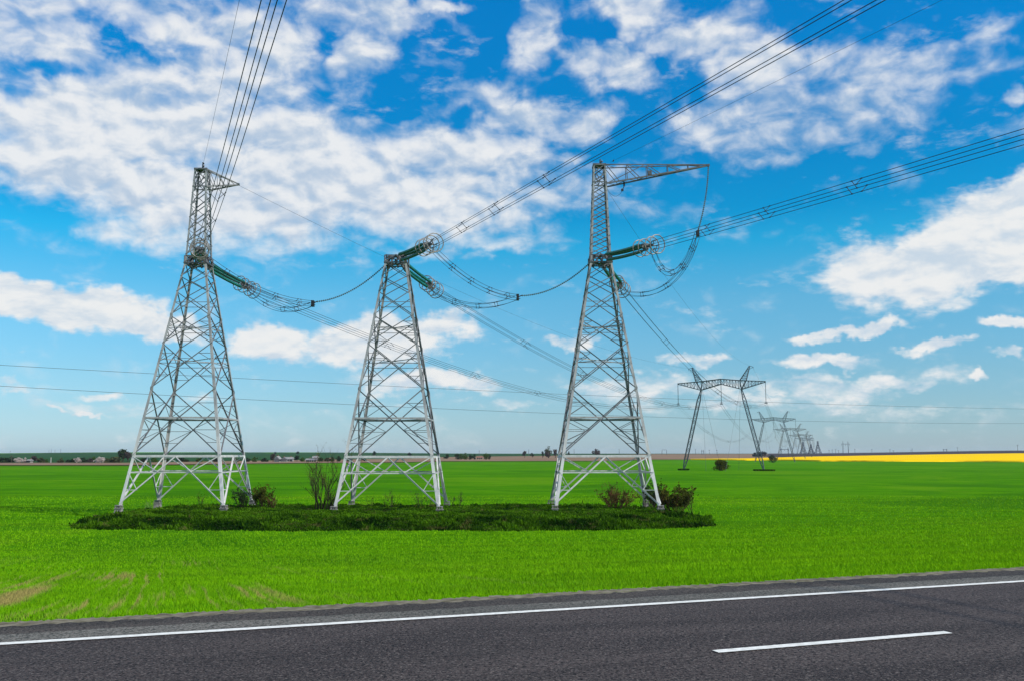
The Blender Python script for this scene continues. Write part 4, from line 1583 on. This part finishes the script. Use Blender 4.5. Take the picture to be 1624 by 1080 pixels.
# ------------------------------------------------------------------ plants
def leaf_faces(mb, lobes, n, size, tints, flat=0.7):
    for _ in range(n):
        c, r = random.choices(lobes, weights=[l[1][0] * l[1][2] for l in lobes])[0]
        while True:
            q = Vector((random.uniform(-1, 1), random.uniform(-1, 1), random.uniform(-1, 1)))
            if q.length <= 1:
                break
        q = q * (0.55 + 0.45 * random.random()) / max(0.35, q.length ** 0.5)
        p = Vector((c[0] + q.x * r[0], c[1] + q.y * r[1], c[2] + q.z * r[2]))
        nrm = Vector((random.gauss(0, 1), random.gauss(0, 1), random.gauss(0.4, 1))).normalized()
        e1 = nrm.orthogonal().normalized()
        e2 = nrm.cross(e1)
        s = size * random.uniform(0.6, 1.3)
        an = random.uniform(0, 6.28)
        f1 = (e1 * math.cos(an) + e2 * math.sin(an)) * s
        f2 = (e2 * math.cos(an) - e1 * math.sin(an)) * s * flat
        mb.add([p - f1, p - f2 * 0.8, p + f1, p + f2 * 0.8], [(0, 1, 2, 3)])
        tints.append(random.random())


def tree(px, d, base_py, top_py, wpx, leaf, label, name='tree', n=420, trunk=0.25, lobes_n=7, group='trees and bushes along the horizon', cat='tree', leaf_size=None):
    """a real tree at distance d with its crown width and height taken from its angular size"""
    b = at_y(px, 719, d)
    z0 = zt(b.x, d)
    H = at_y(px, top_py, d).z - z0
    Wd = wpx / FPX * d / 2 * (1.2 if d < 1000 else 1.1)
    T = thing(name, (b.x, d, z0), label, cat, group, local=True)
    mb = MB()
    th = H * trunk
    tr = max(0.12, H * 0.035)
    mb.tube([(0, 0, -0.3), (0.04 * H, 0, th), (0, 0.02 * H, H * 0.75)], [tr * 1.2, tr, tr * 0.35], 6)
    for k in range(5):
        an = k * 1.26 + random.random()
        zz = th * (0.8 + 0.35 * random.random())
        mb.tube([(0.03 * H, 0, zz), (math.cos(an) * Wd * .45, math.sin(an) * Wd * .45, zz + (H - zz) * .4), (math.cos(an) * Wd * .7, math.sin(an) * Wd * .7, zz + (H - zz) * .62)], [tr * .5, tr * .32, tr * .12], 4)
    mb.build('trunk', M['bark'], T)
    mb, ti = MB(), []
    lobes = []
    zc0 = th * 0.8
    for k in range(lobes_n):
        an = random.uniform(0, 6.28)
        rr = random.uniform(0.15, 0.72)
        zz = zc0 + (H - zc0) * (random.uniform(0.14, 0.72) if trunk < 0.15 else random.uniform(0.22, 0.78))
        rad = random.uniform(0.38, 0.55)
        lobes.append(((math.cos(an) * Wd * rr, math.sin(an) * Wd * rr, zz), (Wd * rad, Wd * rad, (H - zc0) * random.uniform(.22, .32))))
    lobes.append(((0, 0, H * 0.78), (Wd * .4, Wd * .4, H * 0.22)))
    if trunk < 0.15:
        lobes.append(((0, 0, H * 0.25), (Wd * .85, Wd * .85, H * 0.27)))
    leaf_faces(mb, lobes, n, leaf_size or max(0.12, Wd * 0.17), ti)
    mb.build('crown', LEAF[leaf], T, tint=ti)
    return T


TREES = [
    # px, d, base, top, width px, leaf, label
    (4, 700, 732, 725, 20, 'dark', 'dark hedge bush at the left edge'),
    (18, 705, 732, 723.5, 14, 'dark', 'dark bush beside the thin dark post'),
    (30, 690, 732, 724.5, 13, 'blossom', 'small whitish blossoming bush at the far left'),
    (41, 690, 731, 724.5, 9, 'blossom', 'pinkish blossoming bush left of the white house'),
    (53, 700, 732, 721.5, 12, 'brown', 'bare brown tree behind the white house'),
    (66, 690, 732, 724.5, 13, 'olive', 'olive bush left of the pale concrete post'),
    (74, 700, 733, 727, 8, 'green', 'low green bush left of the pale concrete post'),
    (97, 690, 733, 725.5, 12, 'olive', 'rounded olive-brown bush right of the pale concrete post'),
    (109, 700, 733, 728, 10, 'dark', 'low dark bush between olive bush and blossom'),
    (118, 700, 732, 726, 10, 'dark', 'dark bush just left of the blossoming shrub'),
    (125, 680, 733, 724.5, 11, 'blossom', 'white blossoming shrub on the left, the smaller of two'),
    (134, 705, 732, 724.5, 12, 'dark', 'dark green bush between the two blossoming shrubs'),
    (143, 705, 732, 725, 10, 'brown', 'brownish bush left of the large blossoming shrub'),
    (150, 712, 732, 722.5, 8, 'green', 'yellow-green tree top behind the large blossoming shrub'),
    (158, 680, 733, 723.5, 15, 'blossom', 'large pale blossoming shrub on the left'),
    (169, 700, 732, 725.5, 10, 'olive', 'pale olive bush right of the large blossoming shrub'),
    (183, 700, 733, 724, 22, 'olive', 'wide olive brown thicket left of the left pylon'),
    (195, 760, 732, 711, 17, 'dark', 'tallest dark tree on the left, beside the left pylon'),
    (203, 750, 732, 714.5, 12, 'brown', 'brown tree leaning on the tallest dark tree'),
    (228, 720, 732, 725, 14, 'dark', 'dark bush behind the legs of the left pylon'),
    (245, 720, 732, 724, 13, 'green', 'green bush behind the left pylon, near its back leg'),
    (262, 720, 732, 725, 12, 'dark', 'dark bush behind the middle of the left pylon'),
    (290, 730, 732, 725, 16, 'dark', 'long dark bush behind the front of the left pylon'),
    (318, 735, 731, 725, 14, 'green', 'green bush inside the frame of the left pylon'),
    (345, 735, 731, 724, 14, 'dark', 'dark bush behind the right leg of the left pylon'),
    (373, 745, 731, 724, 12, 'olive', 'olive bush behind the right edge of the left pylon'),
    (392, 750, 730, 725, 12, 'dark', 'dark bush just right of the left pylon'),
    (404, 750, 730, 723.5, 9, 'green', 'pale green bush right of the left pylon'),
    (420, 755, 730, 725, 13, 'dark', 'dark low bush left of the village houses'),
    (433, 755, 730, 718, 9, 'brown', 'tall bare tree at the left of the village houses'),
    (447, 765, 730, 724, 7, 'dark', 'narrow dark tree between two village houses'),
    (471, 770, 730, 721, 9, 'dark', 'dark tree right of the long white roofed house'),
    (480, 770, 730, 724, 8, 'green', 'green bush in the middle of the village'),
    (509, 775, 730, 724, 9, 'dark', 'dark tree right of the pale two storey house'),
    (519, 775, 730, 725, 10, 'olive', 'olive bush above the bare shrub on the mound'),
    (527, 775, 729, 723, 8, 'dark', 'dark tree at the right end of the village'),
    (537, 780, 729, 722.5, 9, 'dark', 'round dark tree left of the middle pylon'),
    (553, 790, 728, 724, 12, 'dark', 'dark hedge behind the left leg of the middle pylon'),
    (574, 800, 728, 724.5, 12, 'green', 'green hedge inside the frame of the middle pylon'),
    (436, 2000, 718, 716, 5, 'dark', 'tiny round tree on the crest above the village'),
    (472, 2000, 718, 715.5, 7, 'dark', 'tiny wide tree on the crest above the long roof'),
    (593, 1500, 719, 714.5, 7, 'dark', 'small dark tree on the horizon inside the middle pylon'),
    (649, 1500, 719, 717, 6, 'dark', 'tiny tree on the horizon at the right half of the middle pylon'),
    (708, 1200, 722, 719, 8, 'dark', 'low bush right of the middle pylon'),
    (725, 1050, 724.5, 718, 8, 'dark', 'leftmost dark tree of the clump left of centre'),
    (731, 1060, 724.5, 717.8, 8, 'green', 'second tree of the clump left of centre, lighter green'),
    (738, 1050, 724.5, 717, 10, 'green', 'tallest green tree of the clump left of centre'),
    (746, 1050, 724.5, 718.5, 9, 'dark', 'dark tree in the middle of the clump left of centre'),
    (752, 1060, 724, 718, 6, 'dark', 'narrow tree beside the pinkish house'),
    (771, 1050, 724.5, 716.6, 9, 'green', 'rightmost tree of the clump, right of the pinkish house'),
    (776, 1050, 724, 719, 5, 'dark', 'small dark bush ending the clump left of centre'),
    (832, 1500, 720, 714, 8, 'brown', 'small round purple-brown tree left of the right pylon'),
    (844, 1500, 720, 717.5, 6, 'dark', 'low bush right of the small purple-brown tree'),
    (860.5, 1400, 721, 714.5, 6, 'dark', 'narrow dark tree left of the tall airy tree'),
    (870, 1400, 721, 706, 12, 'olive', 'tall airy tree beside the right pylon'),
    (869, 1380, 721, 716, 13, 'brown', 'brown undergrowth at the foot of the tall airy tree'),
    (880.5, 1400, 721, 711.5, 9, 'brown', 'brownish tree touching the left leg of the right pylon'),
    (895, 1400, 721, 708.5, 8, 'green', 'yellow green tree just inside the right pylon'),
    (902, 1400, 721, 714.5, 5, 'dark', 'small dark pointed tree inside the right pylon'),
    (945, 1400, 720, 711, 12, 'brown', 'round purple-brown tree alone inside the right pylon'),
    (1197, 1700, 719, 716.8, 9, 'navy', 'low left end of the dark grove behind the portal leg'),
    (1203, 1700, 719, 715.8, 9, 'navy', 'middle tree of the dark grove behind the portal leg'),
    (1209, 1700, 719, 714.6, 10, 'navy', 'tall right tree of the dark grove behind the portal leg'),
    (1213, 1700, 719, 715.0, 6, 'navy', 'blunt right end of the dark grove behind the portal leg'),
    (1225, 700, 731.5, 720, 14, 'dark', 'round dark bush in front of the rapeseed, right of the portal leg'),
]
for (px, d, bpy_, tpy, wpx, lf, lb) in TREES:
    bushy = (tpy > 722 and d < 800) or lf == 'blossom' or lf == 'navy' or px == 1225 or (700 < px < 780)
    tree(px, d, bpy_, tpy, wpx, lf, lb, 'bush' if bushy else 'tree', n=900 if px == 1225 else 420, trunk=0.08 if bushy else 0.22, cat='bush' if bushy else 'tree',
         leaf_size=0.34 if px == 1225 else None)
random.seed(5)
tree(1142.5, 372, 746, 727, 23, 'bush', 'round dark brown-green bush between the legs of the nearest portal pylon', 'bush', n=2600, trunk=0.05, lobes_n=22, cat='bush', leaf_size=0.24, group='round bushes in the green field')


def twig_shrub(name, px, py, d, H, spread, stems, label, leaf=None, nleaf=0, mat='bark', depth=3, leaf_size=0.07, group='shrubs on the mound', r0=0.035, upright=1.0):
    p = at_y(px, py, d)
    z = float(mound_z(np.array([p.x]), np.array([d]))[0])
    T = thing(name, (p.x, d, z), label, 'shrub', group, local=True)
    mb = MB()
    tips = []

    def grow(p0, dr, L, r, lev):
        pts = [p0]
        rs = [r]
        dd = Vector(dr)
        n = 4
        for k in range(n):
            dd = (dd + Vector((random.gauss(0, .13), random.gauss(0, .13), 0.06 * upright))).normalized()
            pts.append(pts[-1] + dd * L / n)
            rs.append(r * (1 - 0.6 * (k + 1) / n))
        mb.tube(pts, rs, 4 if lev else 5)
        tips.extend(pts[2:])
        if lev < depth:
            for k in range(random.randint(2, 4)):
                t = random.choice(pts[1:])
                an = random.uniform(0, 6.28)
                nd = (dd + Vector((math.cos(an), math.sin(an), 0.25)) * random.uniform(.4, .8)).normalized()
                grow(t, nd, L * random.uniform(.42, .62), r * 0.5, lev + 1)
    for k in range(stems):
        an = random.uniform(0, 6.28)
        o = Vector((math.cos(an), math.sin(an), 0)) * random.uniform(0, spread * 0.4)
        dr = Vector((math.cos(an) * spread / H * random.uniform(.1, .8), math.sin(an) * spread / H * random.uniform(.1, .8), 1)).normalized()
        grow(o - Vector((0, 0, .1)), dr, H * random.uniform(.55, .85), r0, 0)
    mb.build('branches', M[mat], T)
    if leaf:
        mb, ti = MB(), []
        for _ in range(nleaf):
            q = random.choice(tips) + Vector((random.gauss(0, .1), random.gauss(0, .1), random.gauss(0, .08)))
            nrm = Vector((random.gauss(0, 1), random.gauss(0, 1), random.gauss(0, 1))).normalized()
            e1 = nrm.orthogonal().normalized() * leaf_size * random.uniform(.6, 1.4)
            e2 = nrm.cross(e1) * .6
            mb.add([q - e1, q - e2, q + e1, q + e2], [(0, 1, 2, 3)])
            ti.append(random.random())
        mb.build('leaves', LEAF[leaf], T, tint=ti)
    return T


twig_shrub('bare_shrub', 509, 808, 115, 5.8, 2.8, 16, 'tall bare many-stemmed shrub left of the middle pylon', 'spring', 1000, leaf_size=0.065, r0=0.055)
twig_shrub('bare_shrub', 524, 806, 115, 2.2, 1.4, 18, 'low dense twiggy shrub at the front left foot of the middle pylon', 'brown', 120, r0=0.03)
twig_shrub('leafy_shrub', 416, 803, 120, 2.1, 2.0, 22, 'dark rounded shrub right of the back foot of the left pylon', 'bush', 2000, leaf_size=0.11)
twig_shrub('leafy_shrub', 432, 806, 119, 1.2, 0.8, 8, 'low reddish shrub beside the dark rounded shrub', 'red', 200, mat='bark_red')
twig_shrub('leafy_shrub', 383, 802, 121, 1.9, 1.5, 16, 'dark shrub left of the back foot of the left pylon', 'dark', 900, leaf_size=0.09)
twig_shrub('bare_shrub', 318, 802, 122, 1.3, 0.7, 5, 'faint small shrub inside the left pylon', 'spring', 60, r0=0.02)
twig_shrub('bare_shrub', 622, 804, 121, 2.2, 1.5, 6, 'bare shrub in the centre of the middle pylon', 'spring', 40, r0=0.025)
twig_shrub('bare_shrub', 610, 804, 122, 1.6, 0.8, 4, 'thin bare shrub just left of the one in the middle pylon', None, 0, r0=0.02)
twig_shrub('bare_shrub', 588, 803, 123, 1.2, 0.7, 4, 'faint low shrub right of the back leg of the middle pylon', 'spring', 40, r0=0.02)
twig_shrub('bare_shrub', 664, 804, 121, 1.9, 1.0, 6, 'bare shrub between centre and right foot of the middle pylon', 'brown', 40, r0=0.022)
twig_shrub('bare_shrub', 684, 805, 120, 1.4, 0.7, 4, 'small twigs left of the right front foot of the middle pylon', 'spring', 30, r0=0.02)
twig_shrub('bare_shrub', 724, 803, 122, 1.8, 1.2, 6, 'bare shrub right of the back right foot of the middle pylon', 'olive', 60, r0=0.025)
twig_shrub('leafy_shrub', 976, 805, 119, 2.3, 3.4, 40, 'wide reddish brown shrub inside the right pylon', 'red', 1900, mat='bark_red', leaf_size=0.085, upright=0.35)
twig_shrub('leafy_shrub', 1022, 804, 121, 1.8, 0.9, 6, 'thin shrub left of the back right leg of the right pylon', 'spring', 80, r0=0.02)
twig_shrub('leafy_shrub', 1066, 806, 120, 2.9, 3.6, 40, 'large brown and yellow-green shrub behind the right foot of the right pylon', 'bush', 3600, mat='bark_red', leaf_size=0.13)
twig_shrub('leafy_shrub', 1037, 806, 118.5, 2.4, 1.2, 14, 'dark shrub round the back foot of the right pylon', 'dark', 600, leaf_size=0.12)
twig_shrub('bare_shrub', 1098, 808, 117, 3.2, 1.1, 3, 'slim bare sapling at the right end of the mound', 'spring', 40, r0=0.03)

# dry stalks on the mound by the left pylon
T = thing('dry_stalks', (-44.6, 119, 0), 'tuft of pale dry stalks by the back foot of the left pylon', 'stalks', local=True)
for k in range(16):
    mb = MB()
    x, y = random.uniform(-1.0, 1.0), random.uniform(-.5, .5)
    mb.tube([(x, y, -0.1), (x + random.gauss(0, .08), y, random.uniform(.5, 1.0))], [0.02, 0.012], 3)
    mb.build('stalk', M['gravel'], T)


# ------------------------------------------------------------------ village houses
def house(px, d, base_py, w, dep, h, rh, wall, roof, label, rz=0.0, nwin=3):
    b = at_y(px, 719, d)
    z0 = zt(b.x, d) + 0.4
    w, dep, h, rh = w * .60, dep * .8, h * .68, rh * .65
    T = thing('house', (b.x, d, z0), label, 'house', 'houses of the village', rz=rz, local=True)
    mb = MB()
    mb.box((0, 0, h / 2 - 0.5), (w, dep, h + 1.0))
    wl = mb.build('wall', M[wall], T)
    mb = MB()
    o = 0.5
    A_ = [(-w / 2 - o, -dep / 2 - o, h - .2), (w / 2 + o, -dep / 2 - o, h - .2), (w / 2 + o, dep / 2 + o, h - .2), (-w / 2 - o, dep / 2 + o, h - .2), (-w / 2 - o, 0, h + rh), (w / 2 + o, 0, h + rh)]
    mb.add(A_, [(0, 1, 5, 4), (2, 3, 4, 5), (0, 4, 3), (1, 2, 5), (3, 2, 1, 0)])
    rf = mb.build('roof', M[roof], T)
    mb = MB()
    mb.box((w * .2, 0.6, h + rh), (0.7, 0.7, 1.6))
    mb.build('chimney', M['roof_r'], rf)
    for k in range(nwin):
        x = -w / 2 + w * (k + .5) / nwin
        mb = MB()
        mb.box((x, -dep / 2 - 0.03, h * .55), (1.3, 0.12, 1.4))
        mb.build('window', M['window'], T)
    return T


house(48, 690, 732, 4.0, 6, 2.0, 1.4, 'wall_w', 'roof_w', 'white house at the far left of the village')
house(441, 745, 731, 5, 6, 3.4, 3.4, 'wall_w', 'roof_w', 'pale steep-roofed house at the left of the village', R(70))
house(451.5, 745, 730, 3.6, 6, 3.2, 2.2, 'wall_w', 'roof_g', 'narrow white house in the village', R(80), 1)
house(459, 775, 728, 10, 7, 3.0, 2.4, 'wall_w', 'roof_w', 'long house with a pale roof')
house(490, 755, 730, 6.0, 6, 2.2, 1.6, 'wall_w', 'roof_w', 'small bright white house in the village')
house(500.5, 790, 728, 6.5, 7, 4.4, 2.2, 'wall_w', 'roof_w', 'pale two storey house in the village')
house(497, 752, 730, 9, 6, 2.0, 1.8, 'wall_p', 'roof_g', 'low house with a dark grey roof')
house(526, 790, 729, 5, 6, 2.6, 1.8, 'wall_p', 'roof_r', 'pinkish house at the right end of the village')
house(761, 1065, 724, 11, 8, 3.0, 2.6, 'wall_p', 'roof_r', 'pinkish brown house among the clump of trees left of centre')

# ------------------------------------------------------------------ thin spring haze over the plain
HAZE = 0.00004
if HAZE:
    m = bpy.data.materials.new('haze')
    m.use_nodes = True
    m.node_tree.nodes.clear()
    hN = NT(m.node_tree)
    ho = hN.n('ShaderNodeOutputMaterial')
    hv = hN.n('ShaderNodeVolumePrincipled')
    hv.inputs['Color'].default_value = (0.86, 0.92, 1.0, 1)
    hv.inputs['Density'].default_value = HAZE
    hv.inputs['Anisotropy'].default_value = 0.2
    m.node_tree.links.new(hv.outputs[0], ho.inputs['Volume'])
    mb = MB()
    mb.box((0, 4300, 29), (24000, 16000, 66))
    hz = mb.build('haze', m)
    tag(hz, 'thin pale haze lying over the whole plain', 'haze', kind='stuff')

# the helper property is not part of the scene
for o in SC.objects:
    if '_o' in o:
        del o['_o']
